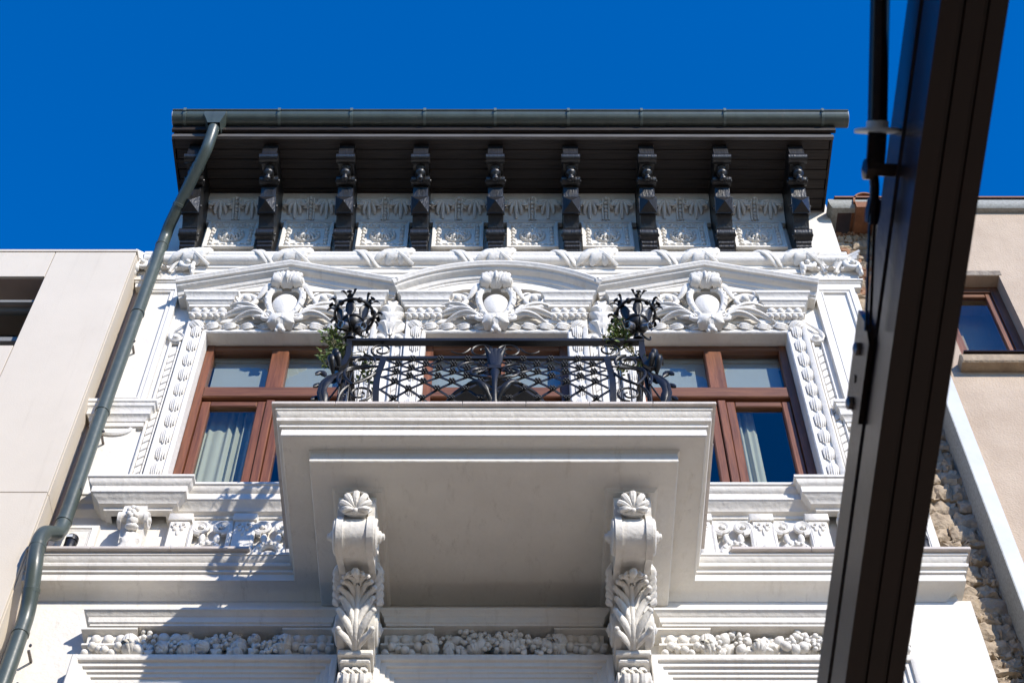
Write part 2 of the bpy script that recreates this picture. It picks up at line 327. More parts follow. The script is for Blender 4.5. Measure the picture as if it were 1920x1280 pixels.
# three-step architrave band above the pediments
MB().sweep([(-3.70, 0.2), (-3.70, 0), (3.69, 0), (3.69, 0.2)], [(0, 16.45), (0.10, 16.445), (0.10, 16.40), (0.085, 16.395), (0.08, 16.33), (0.065, 16.325), (0.06, 16.26), (0.045, 16.255), (0.04, 16.18), (0, 16.175)], PLAN).build('architrave_band', M_WHITE, house)
# bound roll moulding with reeds
RC, RZ, RR = 0.07, 16.545, 0.115
prof = [(0, RZ + RR)]
for i in range(41):
    a = pi / 2 - pi * i / 40; q = RR * (0.90 + 0.13 * abs(sin(a * 3.0 + 0.5)) ** 0.7); prof.append((RC + q * cos(a), RZ + q * sin(a)))
prof.append((0, RZ - RR))
rollm = MB().sweep([(-3.69, 0), (3.66, 0)], prof, PLAN).build('roll_moulding', M_ORN, house, angle=70)
tie = MB()
for (dx, ln, wd, tw) in ((-0.02, 0.30, 0.085, 0.5), (0.07, 0.30, 0.075, 0.15), (-0.13, 0.22, 0.05, 0.8)):
    pts = []; nn = []
    for i in range(13):
        s = i / 12; a = -1.25 + 2.5 * s; x = dx + tw * 0.28 * (s - 0.5) + 0.10 * s * s
        pts.append((x, -(RC + (RR + 0.012 + 0.03 * s) * cos(a)), (RR + 0.012 + 0.03 * s) * sin(a))); nn.append((0, -cos(a), sin(a)))
    tie.leaf(pts, nn, wd, lobes=4, depth=0.4, th=0.03, flute=0.2)
tie.tube([(-0.16 + 0.34 * i / 10, -(RC + (RR + 0.02) * cos(1.2 - 2.4 * i / 10)), (RR + 0.02) * sin(1.2 - 2.4 * i / 10)) for i in range(11)], 0.02, 6)
tie_me = tie.mesh('leaf_tie', M_ORN, 50)
rib = MB()
for off in (0.0, 0.05):
    rib.tube([(off - 0.13 + 0.26 * i / 12, -(RC + (RR + 0.006) * cos(1.45 - 2.9 * i / 12)), (RR + 0.006) * sin(1.45 - 2.9 * i / 12)) for i in range(13)], 0.026, 6, flat=0.8)
rib_me = rib.mesh('ribbon', M_ORN, 60)
for x in (-3.19, -2.13, -1.06, 0.0, 1.07, 2.14, 3.2): put('leaf_tie', tie_me, rollm, (x, 0, RZ), None, (1, 1, 1 + 0.06 * sin(x * 7)))
for x in (-2.49, -1.42, -0.40, 0.66, 1.72, 2.80): put('ribbon', rib_me, rollm, (x, 0, RZ))

# ---- eaves: planked soffit, boards, brackets
SZ = 17.83
eaves = MB().box(-3.52, 3.62, -0.91, 0.05, SZ + 0.035, SZ + 0.09).build('eaves', M_DARKWOOD, house)
for k in range(7):
    y1 = -0.02 - k * 0.1215; MB().bbox(-3.52 + 0.012 * (k % 2), 3.62 - 0.01 * ((k + 1) % 2), y1 - 0.1135, y1, SZ + random.uniform(-0.003, 0.004), SZ + 0.033).build('plank', M_DARKWOOD, eaves)
MB().box(-3.54, 3.65, -0.91, -0.872, SZ - 0.022, SZ + 0.034).build('fascia_board', mat('weathered_grey_board', (0.115, 0.108, 0.104), 0.6, 0, 8, 0.3, 20, stretch=(0.3, 3, 3), col2=(0.05, 0.046, 0.044)), eaves)
MB().box(-3.55, 3.68, -0.95, -0.912, SZ + 0.06, 18.08).build('fascia_board', M_DARKWOOD, eaves)
for s, x in ((-1, -3.535), (1, 3.635)): MB().box(x - 0.012, x + 0.012, -0.871, 0.04, SZ - 0.01, SZ + 0.2).build('verge_board', M_DARKWOOD, eaves)
# bracket profile: (projection, height)
BP = [(0.0, 16.63), (0.13, 16.63), (0.15, 16.655), (0.15, 16.69), (0.175, 16.71), (0.18, 16.735), (0.20, 16.745), (0.205, 16.775), (0.225, 16.79)]
BP += arc(0.215, 16.865, 0.075, -1.3, 1.45, 8) + [(0.262, 16.95), (0.285, 16.985), (0.315, 17.02), (0.355, 17.055), (0.46, 17.26), (0.505, 17.40), (0.49, 17.43)]
BP += arc(0.545, 17.465, 0.052, -2.6, 0.9, 7) + [(0.56, 17.525), (0.57, 17.55), (0.735, 17.55)] + arc(0.755, 17.575, 0.042, -2.2, 0.9, 7) + [(0.80, 17.63), (0.80, SZ - 0.002), (0.0, SZ - 0.002)]
BR = lambda a, b, h: (h, -a, b)
bk_me = MB().prism(BP, BR, -0.08, 0.08).mesh('bracket', M_BRKWOOD, 30)
d1 = unit(V3(0, -0.105, 0.205)); nrm = unit(V3(0, -0.205, -0.105)); cx_ = V3(0, -0.41, 17.155)
bs = MB(); bs.obox(cx_ + nrm * 0.008, V3(1, 0, 0), d1, nrm, 0.096, 0.105, 0.026)
b0 = [cx_ + nrm * 0.034 + V3(1, 0, 0) * 0.090 * i + d1 * 0.10 * j for i, j in ((-1, -1), (1, -1), (1, 1), (-1, 1))]
bs.add(b0 + [cx_ + nrm * 0.115], [(0, 1, 4), (1, 2, 4), (2, 3, 4), (3, 0, 4)])
boss_me = bs.mesh('pyramid_boss', M_BRKWOOD, 20)
fin_me = MB().lathe((0, 0, 0), (0, 0.10, -1), [(0.052, 0.0), (0.052, 0.02), (0.035, 0.03), (0.030, 0.05), (0.052, 0.07), (0.062, 0.095), (0.052, 0.122), (0.026, 0.14), (0.022, 0.16), (0.036, 0.18), (0.041, 0.20), (0.032, 0.222), (0.0, 0.235)], 12).mesh('finial', M_BRKWOOD, 60)
rl = MB(); rl.tube([(-0.1, 0, 0), (0.1, 0, 0)], 0.055, 12, N=(0, 0, 1)); rl_me = rl.mesh('roll', M_BRKWOOD, 40)
bt = MB()
for s in (1,): bt.lathe((s * 0.08, 0, 0), (s, 0, 0), [(0.035, 0.0), (0.035, 0.012), (0.02, 0.02), (0.016, 0.032), (0, 0.036)], 10)
bt_me = bt.mesh('side_button', M_BRKWOOD, 50)
BX = [k * 0.813 - 0.018 + 0.007 * sin(k * 5.1) for k in range(-4, 5)]
for x in BX:
    group('bracket', bk_me, [('pyramid_boss', boss_me), ('finial', fin_me, (0, -0.655, 17.55)), ('roll', rl_me, (0, -0.545, 17.465)), ('roll', rl_me, (0, -0.755, 17.585)),
                             ('roll', rl_me, (0, -0.222, 16.865), None, (0.96, 1.25, 1.25)), ] + [('side_button', bt_me, q, None, (s, 1, 1)) for s in (-1, 1) for q in ((0, -0.222, 16.865), (0, -0.40, 17.16), (0, -0.545, 17.465))], (x, 0, 0)).rotation_euler = (0, 0, random.uniform(-0.014, 0.014))

# ---- frieze: square relief panels and leaf bands between the brackets
pw = 0.275
mp_me = MB().box(-pw, pw, -0.05, 0.02, -pw, pw).mesh('medallion_panel', M_ORN)
rect = lambda a: [(a, -a), (a, a), (-a, a), (-a, -a)]
fr = MB().sweep(rect(pw), [(0, 0.0), (0, 0.082), (-0.022, 0.084), (-0.026, 0.068), (-0.036, 0.066), (-0.042, 0.056), (-0.086, 0.054), (-0.090, 0.068), (-0.102, 0.068), (-0.108, 0.045)], FRONT, closed=True)
fr_me = fr.mesh('panel_frame', M_ORN, 30)
ed = MB()
for i in range(6):
    t = -0.19 + i * 0.076
    for (x, z) in ((t, 0.218), (t, -0.218), (-0.218, t), (0.218, t)):
        ed.ell((x * 0.955, -0.06, z * 0.955), (0.025, 0.03, 0.025), 8, 5)
ed_me = ed.mesh('egg_row', M_ORN, 60)
wr = MB(); ring = [(0.125 * cos(2 * pi * i / 24), -0.055, 0.125 * sin(2 * pi * i / 24)) for i in range(24)]; wr.tube(ring, 0.022, 6, closed=True)
for i in range(14): a = 2 * pi * i / 14; wr.ell((0.125 * cos(a), -0.07, 0.125 * sin(a)), (0.02, 0.022, 0.02), 6, 4)
wr_me = wr.mesh('wreath', M_ORN, 60)
mk = MB(); mk.ell((0, -0.075, 0.0), (0.06, 0.075, 0.075), 10, 7); mk.ell((0, -0.15, -0.005), (0.014, 0.02, 0.025), 6, 4)
for s in (-1, 1):
    mk.ell((s * 0.025, -0.135, 0.022), (0.013, 0.012, 0.009), 6, 4); mk.ell((s * 0.032, -0.125, -0.02), (0.02, 0.02, 0.018), 6, 4)
    for k in range(5):
        a = 0.2 + k * 0.62; mk.tube(bez((s * 0.045 * sin(a), -0.10, 0.06 * cos(a)), (s * 0.085 * sin(a), -0.12, 0.09 * cos(a)), (s * 0.11 * sin(a + 0.2), -0.09, 0.105 * cos(a + 0.25)), (s * 0.10 * sin(a + 0.5), -0.07, 0.10 * cos(a + 0.5)), 6), taper(0.022, 0.006, 6), 6)
for k in range(3): mk.tube(bez(((k - 1) * 0.02, -0.12, -0.045), ((k - 1) * 0.04, -0.14, -0.08), ((k - 1) * 0.06, -0.11, -0.10), ((k - 1) * 0.05, -0.08, -0.115), 6), taper(0.02, 0.006, 6), 6)
mk_me = mk.mesh('mask', M_ORN, 60)
cv = MB().sweep([(-0.33, 0), (0.33, 0)], [(0, 17.828), (0.20, 17.826), (0.19, 17.71), (0.165, 17.69), (0.14, 17.65), (0.10, 17.58), (0.075, 17.52), (0.065, 17.47), (0.055, 17.46), (0.05, 17.435), (0, 17.43)], PLAN)
cv_me = cv.mesh('leaf_band', M_ORN, 30)
lf = MB()
lp = [(0, -(0.062 + 0.155 * (i / 9) ** 1.6), 17.455 + 0.235 * i / 9) for i in range(10)]
ln_ = [(0, -0.9, -0.30)] * 10
lp2 = [(p[0], p[1] - 0.02, p[2]) for p in reversed(lp)]
def cov(x, t, d=0.02): return V3(x, -(0.062 + 0.155 * max(0, t) ** 1.6) - d, 17.455 + 0.235 * t)
for k in range(5):
    a = (k - 2) / 2; L_ = 0.78 - 0.34 * abs(a); n = 9
    lf.tube([cov(a * (0.02 + 0.10 * sin(pi * 0.6 * i / n)), 0.90 - L_ * (i / n) + (0.16 * abs(a) * (i / n) ** 2.5), 0.004 + 0.022 * sin(pi * i / n)) for i in range(n + 1)], [0.008 + 0.014 * sin(pi * min(1, 0.15 + 0.72 * i / n)) for i in range(n + 1)], 7)
for s in (-1, 1): lf.tube(bez(cov(s * 0.02, 0.88, 0.01), cov(s * 0.08, 0.92, 0.02), cov(s * 0.13, 0.75, 0.025), cov(s * 0.10, 0.55, 0.02), 8), taper(0.016, 0.012, 8), 6)
lf_me = lf.mesh('acanthus_leaf', M_ORN, 50)
st = MB()
for i in range(7): st.ell((0, -(0.075 + 0.145 * (i / 6) ** 1.6), 17.47 + 0.21 * i / 6), (0.022, 0.024, 0.019), 7, 5)
for s in (-1, 1):
    st.tube([(s * 0.035, -(0.07 + 0.15 * (i / 6) ** 1.6), 17.46 + 0.22 * i / 6) for i in range(7)], 0.011, 5)
    st.tube(spiral(s * 0.09, 17.63, 0.05, 0.01, pi / 2, 1.2, 16, 0.185, s), taper(0.016, 0.008, 16), 5)
    st.tube(spiral(s * 0.265, 17.63, 0.045, 0.01, pi / 2, 1.2, 16, 0.185, -s), taper(0.015, 0.008, 16), 5)
st_me = st.mesh('bead_stem', M_ORN, 60)
for k in range(8):
    x = (BX[k] + BX[k + 1]) / 2 - 0.01
    group('medallion_panel', mp_me, [('panel_frame', fr_me), ('egg_row', ed_me), ('wreath', wr_me, (0, 0.0, 0.0)), ('mask', mk_me, (0, 0.02, 0.0), (0, random.uniform(-0.12, 0.12), 0))], (x, 0, 17.14))
    group('leaf_band', cv_me, [('acanthus_leaf', lf_me, (-0.175, 0, 0)), ('acanthus_leaf', lf_me, (0.175, 0, 0)), ('bead_stem', st_me)], (x, 0, 0))

# ---- windows
def window(c, hw, zs, zt, yf=0.12, lower=False):
    wn = MB(); wn.box(c - hw, c - hw + 0.075, yf, yf + 0.10, zs, zt); wn.box(c + hw - 0.075, c + hw, yf, yf + 0.10, zs, zt)
    wn = wn.build('window', M_WOODV, house)
    MB().bbox(c - hw + 0.076, c + hw - 0.076, yf + 0.002, yf + 0.10, zt - 0.075, zt).build('head', M_WOODH, wn)
    zm = zt - 0.80; zl = zs
    MB().bbox(c - hw + 0.076, c + hw - 0.076, yf - 0.015, yf + 0.10, zm - 0.085, zm + 0.08, 0.012).build('transom', M_WOODH, wn)
    MB().bbox(c - 0.085, c + 0.085, yf, yf + 0.10, zm + 0.081, zt - 0.076, 0.01).build('mullion', M_WOODV, wn)
    MB().bbox(c - 0.038, c + 0.038, yf - 0.004, yf + 0.09, zl, zm - 0.12, 0.008).build('mullion', M_WOODV, wn)
    for s in (-1, 1):
        a, b = (c - hw + 0.076, c - 0.086) if s < 0 else (c + 0.086, c + hw - 0.076)
        MB().box(a, b, yf + 0.055, yf + 0.062, zm + 0.081, zt - 0.076).build('pane', M_GLASS, wn, smooth=False)
        a, b = (c - hw + 0.079, c - 0.041) if s < 0 else (c + 0.041, c + hw - 0.079)
        t = zm - 0.115
        for (p, q) in ((a, a + 0.085), (b - 0.085, b)): MB().bbox(p, q, yf + 0.018, yf + 0.095, zl, t, 0.010).build('sash_stile', M_WOODV, wn)
        MB().bbox(a + 0.0855, b - 0.0855, yf + 0.020, yf + 0.095, t - 0.08, t, 0.010).build('sash_rail', M_WOODH, wn)
        MB().bbox(a + 0.0855, b - 0.0855, yf + 0.020, yf + 0.095, zl, zl + 0.09, 0.010).build('sash_rail', M_WOODH, wn)
        MB().box(a + 0.0855, b - 0.0855, yf + 0.058, yf + 0.065, zl + 0.091, t - 0.081).build('pane', M_GLASS, wn, smooth=False)
    return wn
for c, h in zip(WC, WH): window(c, h - 0.002, ZS, ZT)
for c, h in zip(LC, LH): window(c, h - 0.002, 8.0, LT, 0.15)

# ---- window surrounds with a bead-and-husk moulding
ARC = [(0, -0.115), (0, 0.03), (0.010, 0.042), (0.038, 0.045), (0.044, 0.03), (0.148, 0.03), (0.152, 0.052), (0.168, 0.066), (0.192, 0.072), (0.2, 0.066), (0.2, 0.0)]
hk = MB()
for a in (-1.0, -0.5, 0.0, 0.5, 1.0):
    hk.tube(bez((a * 0.012, -0.03, 0.10), (a * 0.062, -0.075 + 0.03 * abs(a), 0.09), (a * 0.060, -0.07 + 0.03 * abs(a), 0.0), (a * 0.052, -0.018, -0.055 - 0.045 * (1 - abs(a))), 9), [0.008 + 0.013 * sin(pi * min(1, 0.1 + i / 9 * 0.95)) for i in range(10)], 6)
hk.ell((0, -0.03, -0.118), (0.017, 0.02, 0.020), 7, 5); hk.ell((0, -0.03, 0.105), (0.02, 0.025, 0.018), 7, 5)
hk_me = hk.mesh('husk', M_ORN, 55)
for c, h in zip(WC, WH):
    a = MB().sweep([(c + h, ZS + 0.07), (c + h, ZT), (c - h, ZT), (c - h, ZS + 0.07)], ARC, FRONT).build('window_surround', M_WHITE, house)
    n = 11
    for s in (-1, 1):
        for i in range(n): put('husk', hk_me, a, (c + s * (h + 0.097), -0.03, 12.80 + (ZT + 0.0 - 12.80) * i / (n - 1)), (0, 0, 0), (0.70, 0.58, 1.02 + random.uniform(-0.06, 0.06)))
    m = 9
    for i in range(m): x = -h - 0.06 + (2 * h + 0.12) * (i + 0.5) / m; put('husk', hk_me, a, (c + x, -0.03, ZT + 0.097), (0, pi / 2 * (1 if x < 0 else -1), 0), (0.85, 0.7, 0.72))
    for s in (-1, 1): put('husk', hk_me, a, (c + s * (h + 0.1), -0.035, ZT + 0.1), (0, s * pi / 4, 0), (0.9, 0.8, 0.75))

# ---- rope strips and volutes beside the surrounds
def strip_group(x0, x1, zt=15.10, z0=12.66):
    o = MB().sweep([(x1, z0), (x1, zt), (x0, zt), (x0, z0)], [(0, 0), (0, 0.035), (-0.012, 0.04), (-0.02, 0.03), (-0.022, 0.012)], FRONT).build('rope_strip', M_WHITE, house)
    r = MB(); z = z0; w2 = x1 - x0 - 0.046; i = 0
    while z < zt - 0.16:
        r.add([(x0 + 0.023, -0.004, z), (x1 - 0.023, -0.004, z + 0.05), (x1 - 0.023, -0.004, z + 0.155), (x0 + 0.023, -0.004, z + 0.105),
               (x0 + 0.03, -0.026, z + 0.012), (x1 - 0.03, -0.026, z + 0.058), (x1 - 0.03, -0.026, z + 0.146), (x0 + 0.03, -0.026, z + 0.10)],
              [(4, 5, 6, 7), (0, 1, 5, 4), (1, 2, 6, 5), (2, 3, 7, 6), (3, 0, 4, 7)]); z += 0.115
    r.build('rope', M_ORN, o, smooth=False)
    v = MB(); xc = (x0 + x1) / 2; s = 1 if xc < 0 else -1
    v.lathe((xc, 0, zt + 0.065), (0, -1, 0), [(0.078, 0), (0.078, 0.05), (0.066, 0.058), (0.058, 0.045), (0.045, 0.04), (0.036, 0.055), (0.026, 0.07), (0.0, 0.075)], 18)
    v.tube(bez((xc - s * 0.07, -0.03, zt + 0.08), (xc - s * 0.09, -0.035, zt + 0.2), (xc + s * 0.0, -0.04, zt + 0.24), (xc + s * 0.06, -0.03, zt + 0.36), 12), taper(0.022, 0.008, 12), 6)
    v.build('volute', M_ORN, o, angle=45)
for x0, x1 in ((-3.195, -3.085), (3.085, 3.195), (-1.185, -1.085), (-1.015, -0.915), (0.915, 1.015), (1.085, 1.185)): strip_group(x0, x1)
kl = MB(); pts = [(0, -(0.03 + 0.10 * sin(pi * i / 14 * 0.9)), 15.20 + 0.58 * i / 14) for i in range(15)]
kl.leaf(pts, (0, -1, 0), 0.135, lobes=5, depth=0.62, th=0.06, flute=0.34, rib=0.3)
for s in (-1, 1): kl.leaf([(s * (0.02 + 0.09 * sin(pi * i / 8 * 0.7)), -(0.03 + 0.04 * sin(pi * i / 8)), 15.22 + 0.26 * i / 8) for i in range(9)], (s * 0.4, -1, 0), 0.06, lobes=3, th=0.03)
kl_me = kl.mesh('pier_leaf', M_ORN, 50)
for x in (-1.05, 1.05): put('pier_leaf', kl_me, house, (x, 0, 0))

# ---- pediments
PC = (-2.12, 0.0, 2.125); PH = (1.085, 0.97, 1.085)
RK = [(0, -0.01), (0, 0.128), (0.018, 0.135), (0.026, 0.152), (0.05, 0.165), (0.062, 0.172), (0.070, 0.205), (0.085, 0.228), (0.102, 0.236), (0.106, 0.262), (0.118, 0.268), (0.138, 0.285), (0.155, 0.285), (0.165, -0.01)]
egg_me = MB().ell((0, 0, 0), (0.042, 0.035, 0.05), 10, 7).mesh('egg', M_ORN, 60)
def end_block(c, x, parent):
    xa, xb = c + x - 0.075, c + x + 0.075
    b = MB().sweep([(xa, 0.02), (xa, 0), (xb, 0), (xb, 0.02)], [(0, 15.80), (0.20, 15.795), (0.20, 15.762), (0.187, 15.752), (0.176, 15.735), (0.168, 15.725), (0.166, 15.668), (0.152, 15.66), (0.145, 15.643), (0.130, 15.63), (0.128, 15.60),
                   (0.10, 15.59), (0.098, 15.515), (0.118, 15.507), (0.118, 15.49), (0.09, 15.482), (0.088, 15.452), (0, 15.45)], PLAN).build('end_block', M_WHITE, parent)
    for i in range(4): put('egg', egg_me, parent, (c + x - 0.13 + 0.087 * i, -0.10, 15.555), None, (0.85, 1, 0.8) if i in (1, 2) else (1, 1, 0.85))
    q = MB()
    for i in range(6): q.ell((c + x - 0.15 + 0.06 * i, -0.085, 15.462 + 0.006 * (i % 2)), (0.034, 0.045, 0.026), 7, 5, roty(0.5 - (i % 3) * 0.5))
    q.build('leaf_bead_row', M_ORN, parent, angle=60)
for c, H, kind in zip(PC, PH, 'tct'):
    za, zt = 16.085, 15.745
    if kind == 't': line = [(c + H, zt), (c, za), (c - H, zt)]
    else:
        R_ = (H * H + (za - zt) ** 2) / (2 * (za - zt)); th = math.asin(H / R_); line = [(c + R_ * sin(th - 2 * th * i / 24), za - R_ + R_ * cos(th - 2 * th * i / 24)) for i in range(25)]
    ins = 0.06; sc = (H - ins) / H
    top = [(c + (x - c) * sc, z + 0.03) for x, z in line]
    poly = top + [(c - H + ins, 15.75), (c - 0.57, 15.75), (c - 0.57, 15.895), (c + 0.57, 15.895), (c + 0.57, 15.75), (c + H - ins, 15.75)]
    if kind == 'c': poly = top + [(c - H + ins, 15.75), (c - 0.56, 15.75), (c - 0.53, 15.86), (c - 0.35, 15.93), (c, 15.965), (c + 0.35, 15.93), (c + 0.53, 15.86), (c + 0.56, 15.75), (c + H - ins, 15.75)]
    pd = MB().prism(poly, FRONT, -0.02, 0.12).build('pediment', M_WHITE, house, angle=25)
    MB().sweep(line, RK, FRONT).build('raking_cornice', M_WHITE, pd, angle=30)
    for s in (-1, 1): end_block(c, s * (0.755 if kind == 't' else 0.72), pd)

# ---- cartouches
sh = MB(); nst = []
for i in range(11):
    th = (pi / 2) * i / 10
    for j in range(24):
        w_ = 2 * pi * j / 24; rx, rz = 0.138, 0.195 * (1.0 if sin(w_) > 0 else 1.12); f_ = 1 if sin(w_) > 0 else (1 - 0.18 * sin(w_) ** 2)
        nst.append((rx * f_ * sin(th) * cos(w_), -(0.10 + 0.10 * cos(th) ** 0.8), rz * sin(th) * sin(w_)))
sh.add(nst, [(i * 24 + j, i * 24 + (j + 1) % 24, (i + 1) * 24 + (j + 1) % 24, (i + 1) * 24 + j) for i in range(10) for j in range(24)])
sh.ell((0, -0.03, -0.02), (0.21, 0.085, 0.28), 20, 10)
shield_me = sh.mesh('cartouche', M_ORN, 60)
bd = MB()
for s in (-1, 1):
    bd.tube(bez((s * 0.05, -0.16, 0.235), (s * 0.22, -0.19, 0.26), (s * 0.20, -0.16, -0.05), (s * 0.07, -0.15, -0.24), 18), [0.024 + 0.012 * sin(pi * i / 18) for i in range(19)], 7)
    for k in range(6): t = 0.15 + k * 0.14; q = bez((s * 0.05, -0.16, 0.235), (s * 0.22, -0.19, 0.26), (s * 0.20, -0.16, -0.05), (s * 0.07, -0.15, -0.24), 20)[int(t * 20)]; bd.ell(q + V3(s * 0.012, -0.012, 0), (0.026, 0.03, 0.034), 7, 5)
bd_me = bd.mesh('strapwork_rim', M_ORN, 55)
cr = MB()
for k in range(7):
    a = (k - 3) / 3 * 1.15; cr.tube(bez((0.03 * sin(a), -0.17, 0.24), (0.10 * sin(a), -0.27, 0.28), (0.15 * sin(a), -0.30, 0.36 * cos(a * 0.35)), (0.165 * sin(a), -0.24, 0.22 + 0.235 * cos(a * 0.55)), 10), [0.022 + 0.016 * sin(pi * i / 10) for i in range(11)], 7)
cr.ell((0, -0.29, 0.34), (0.026, 0.035, 0.075), 8, 6)
for s in (-1, 1):
    cr.lathe((s * 0.14, -0.22, 0.30), (s, -0.25, 0), [(0.085, -0.06), (0.085, 0.02), (0.07, 0.035), (0.06, 0.02), (0.045, 0.02), (0.04, 0.045), (0.0, 0.05)], 16)
    cr.tube(bez((s * 0.17, -0.18, 0.27), (s * 0.27, -0.2, 0.22), (s * 0.25, -0.15, 0.08), (s * 0.34, -0.13, 0.06), 12), taper(0.05, 0.018, 12), 7, flat=0.7)
cr.tube([(0.13 * cos(a), -0.235, 0.36 + 0.10 * sin(a)) for a in [pi * i / 10 for i in range(11)]], 0.018, 6)
crest_me = cr.mesh('crest', M_ORN, 50)
sc_ = MB()
sc_.tube(spiral(0.385, 0.07, 0.135, 0.018, -2.2, 1.7, 34, 0.13, 1), taper(0.042, 0.020, 34), 7)
sc_.ell((0.385, -0.16, 0.07), (0.045, 0.05, 0.045), 8, 6)
for k in range(6): a = k * pi / 3; sc_.ell((0.385 + 0.055 * cos(a), -0.12, 0.07 + 0.055 * sin(a)), (0.022, 0.022, 0.022), 6, 4)
sc_.tube(bez((0.17, -0.12, -0.20), (0.30, -0.16, -0.22), (0.26, -0.14, -0.02), (0.32, -0.11, -0.03), 14), taper(0.045, 0.035, 14), 7)
scr_me = sc_.mesh('scroll', M_ORN, 55)
def frond_mesh(p0, p1, p2, p3, w0, w1):
    q = MB(); n = 16; P = bez(p0, p1, p2, p3, n); r = [w0 * (0.45 + 0.55 * min(1, 3.0 * i / n)) * (1 - (i / n) ** 3) + w1 for i in range(n + 1)]
    q.tube(P, [x * 0.55 for x in r], 8, flat=0.9)
    for i in range(3, n - 1, 2):       # pointed side lobes
        T = unit(P[i + 1] - P[i - 1]); sd_ = unit(np.cross(T, V3(0, -1, 0)))
        for sg in (-1, 1):
            e = P[i] + T * r[i] * 2.0 + sd_ * sg * r[i] * 1.35 + V3(0, 0.012, 0); q.tube(bez(P[i] - T * r[i] * 0.6, P[i] + sd_ * sg * r[i] * 0.9 + V3(0, -0.4 * r[i], 0), P[i] + T * r[i] * 0.8 + sd_ * sg * r[i] * 1.5 + V3(0, -0.3 * r[i], 0), e, 6), [r[i] * f_ for f_ in (0.30, 0.42, 0.48, 0.46, 0.38, 0.26, 0.10)], 6); q.tube([p + V3(0, -0.66 * rr, 0.15 * rr) for p, rr in zip(P, r)], [rr * 0.34 for rr in r], 5); return q.mesh('frond', M_ORN, 60)
FR = [((0.12, -0.12, -0.27), (0.30, -0.17, -0.05), (0.50, -0.14, -0.12), (0.68, -0.08, -0.27), 0.048, 0.012),
      ((0.12, -0.13, -0.28), (0.28, -0.18, -0.14), (0.40, -0.15, -0.20), (0.54, -0.08, -0.31), 0.040, 0.010),
      ((0.16, -0.11, -0.22), (0.34, -0.16, 0.02), (0.52, -0.14, 0.02), (0.69, -0.08, -0.13), 0.048, 0.012),
      ((0.34, -0.10, -0.10), (0.50, -0.15, 0.02), (0.60, -0.13, 0.06), (0.68, -0.08, 0.00), 0.040, 0.010),
      ((0.30, -0.10, -0.10), (0.54, -0.14, -0.04), (0.53, -0.15, 0.18), (0.45, -0.10, 0.30), 0.046, 0.010),
      ((0.40, -0.09, -0.02), (0.58, -0.13, 0.05), (0.58, -0.12, 0.16), (0.56, -0.08, 0.19), 0.034, 0.010),
      ((0.20, -0.08, 0.10), (0.28, -0.12, 0.20), (0.34, -0.10, 0.26), (0.40, -0.06, 0.24), 0.036, 0.012)]
def mirror(pts): return tuple((-p[0], p[1], p[2]) for p in pts[:4]) + tuple(pts[4:])
fro = [frond_mesh(*f) for f in FR] + [frond_mesh(*mirror(f)) for f in FR]
dl = MB()
for a in (-0.85, 0, 0.85):
    dl.leaf([(0.17 * sin(a) * (i / 9), -(0.15 + 0.05 * sin(pi * i / 9)), -0.20 - 0.20 * (i / 9) * cos(a * 0.7)) for i in range(10)], (sin(a) * 0.4, -1, 0.1), 0.075 if a else 0.085, lobes=3, depth=0.3, th=0.08, flute=0.2)
for s in (-1, 1): dl.tube(spiral(s * 0.15, -0.25, 0.07, 0.015, pi / 2, 1.2, 18, 0.16, s), taper(0.032, 0.015, 18), 7)
dl.ell((0, -0.14, -0.42), (0.04, 0.04, 0.05), 8, 6); dl.ell((-0.03, -0.13, -0.455), (0.022, 0.025, 0.03), 6, 5); dl.ell((0.035, -0.13, -0.45), (0.022, 0.025, 0.03), 6, 5)
drop_me = dl.mesh('drop_leaf', M_ORN, 50)
for c in PC:
    subs = [('strapwork_rim', bd_me), ('crest', crest_me, (0, -0.03, 0.03), None, (0.9, 0.9, 0.9)), ('drop_leaf', drop_me), ('scroll', scr_me), ('scroll', scr_me, None, None, (-1, 1, 1))] + [('frond', f_) for f_ in fro]
    group('cartouche', shield_me, subs, (c - 0.01, 0.03, 15.66))

# ---- corner pilasters
def capital_mesh():
    q = MB(); n = 12
    for i in range(n):       # concave abacus
        pass
    top = [(0.33 * (2 * i / n - 1), -(0.06 + 0.14 * abs(2 * i / n - 1) ** 1.5)) for i in range(n + 1)]
    for (s0, z0, z1) in ((1.0, 0.355, 0.40), (0.94, 0.31, 0.35), (0.88, 0.27, 0.31)):
        vs = [(x * s0, y * s0, z0) for x, y in top] + [(x * s0, y * s0, z1) for x, y in top] + [(x * s0, 0.05, z0) for x, y in top] + [(x * s0, 0.05, z1) for x, y in top]; m = n + 1
        fs = []
        for i in range(n): fs += [(i, i + 1, m + i + 1, m + i), (i, 2 * m + i, 2 * m + i + 1, i + 1), (m + i, m + i + 1, 3 * m + i + 1, 3 * m + i)]
        fs += [(0, m, 3 * m, 2 * m), (n, 2 * m + n, 3 * m + n, m + n)]
        q.add(vs, fs)
    q.box(-0.22, 0.22, -0.05, 0.05, -0.01, 0.30)
    return q
cap_me = capital_mesh().mesh('capital', M_ORN, 30)
cl = MB()
for x, h, wd in ((-0.16, 0.17, 0.075), (0.0, 0.18, 0.08), (0.16, 0.17, 0.075)):
    cl.leaf([(x, -(0.055 + 0.075 * (i / 9) ** 2), 0.0 + h * sin(min(1.0, i / 8.2) * pi / 2) - (0.03 if i == 9 else 0)) for i in range(10)], (0, -1, -0.15), wd, lobes=3, th=0.04, flute=0.2, wf=lambda s: 0.75 + 0.25 * sin(pi * s))
for x in (-0.09, 0.09): cl.leaf([(x, -(0.05 + 0.11 * (i / 9) ** 2), 0.03 + 0.24 * i / 9) for i in range(10)], (0, -1, -0.2), 0.075, lobes=3, th=0.04, flute=0.2, wf=lambda s: 0.7 + 0.3 * sin(pi * s))
cl_me = cl.mesh('acanthus_leaf', M_ORN, 50)
vl = MB()
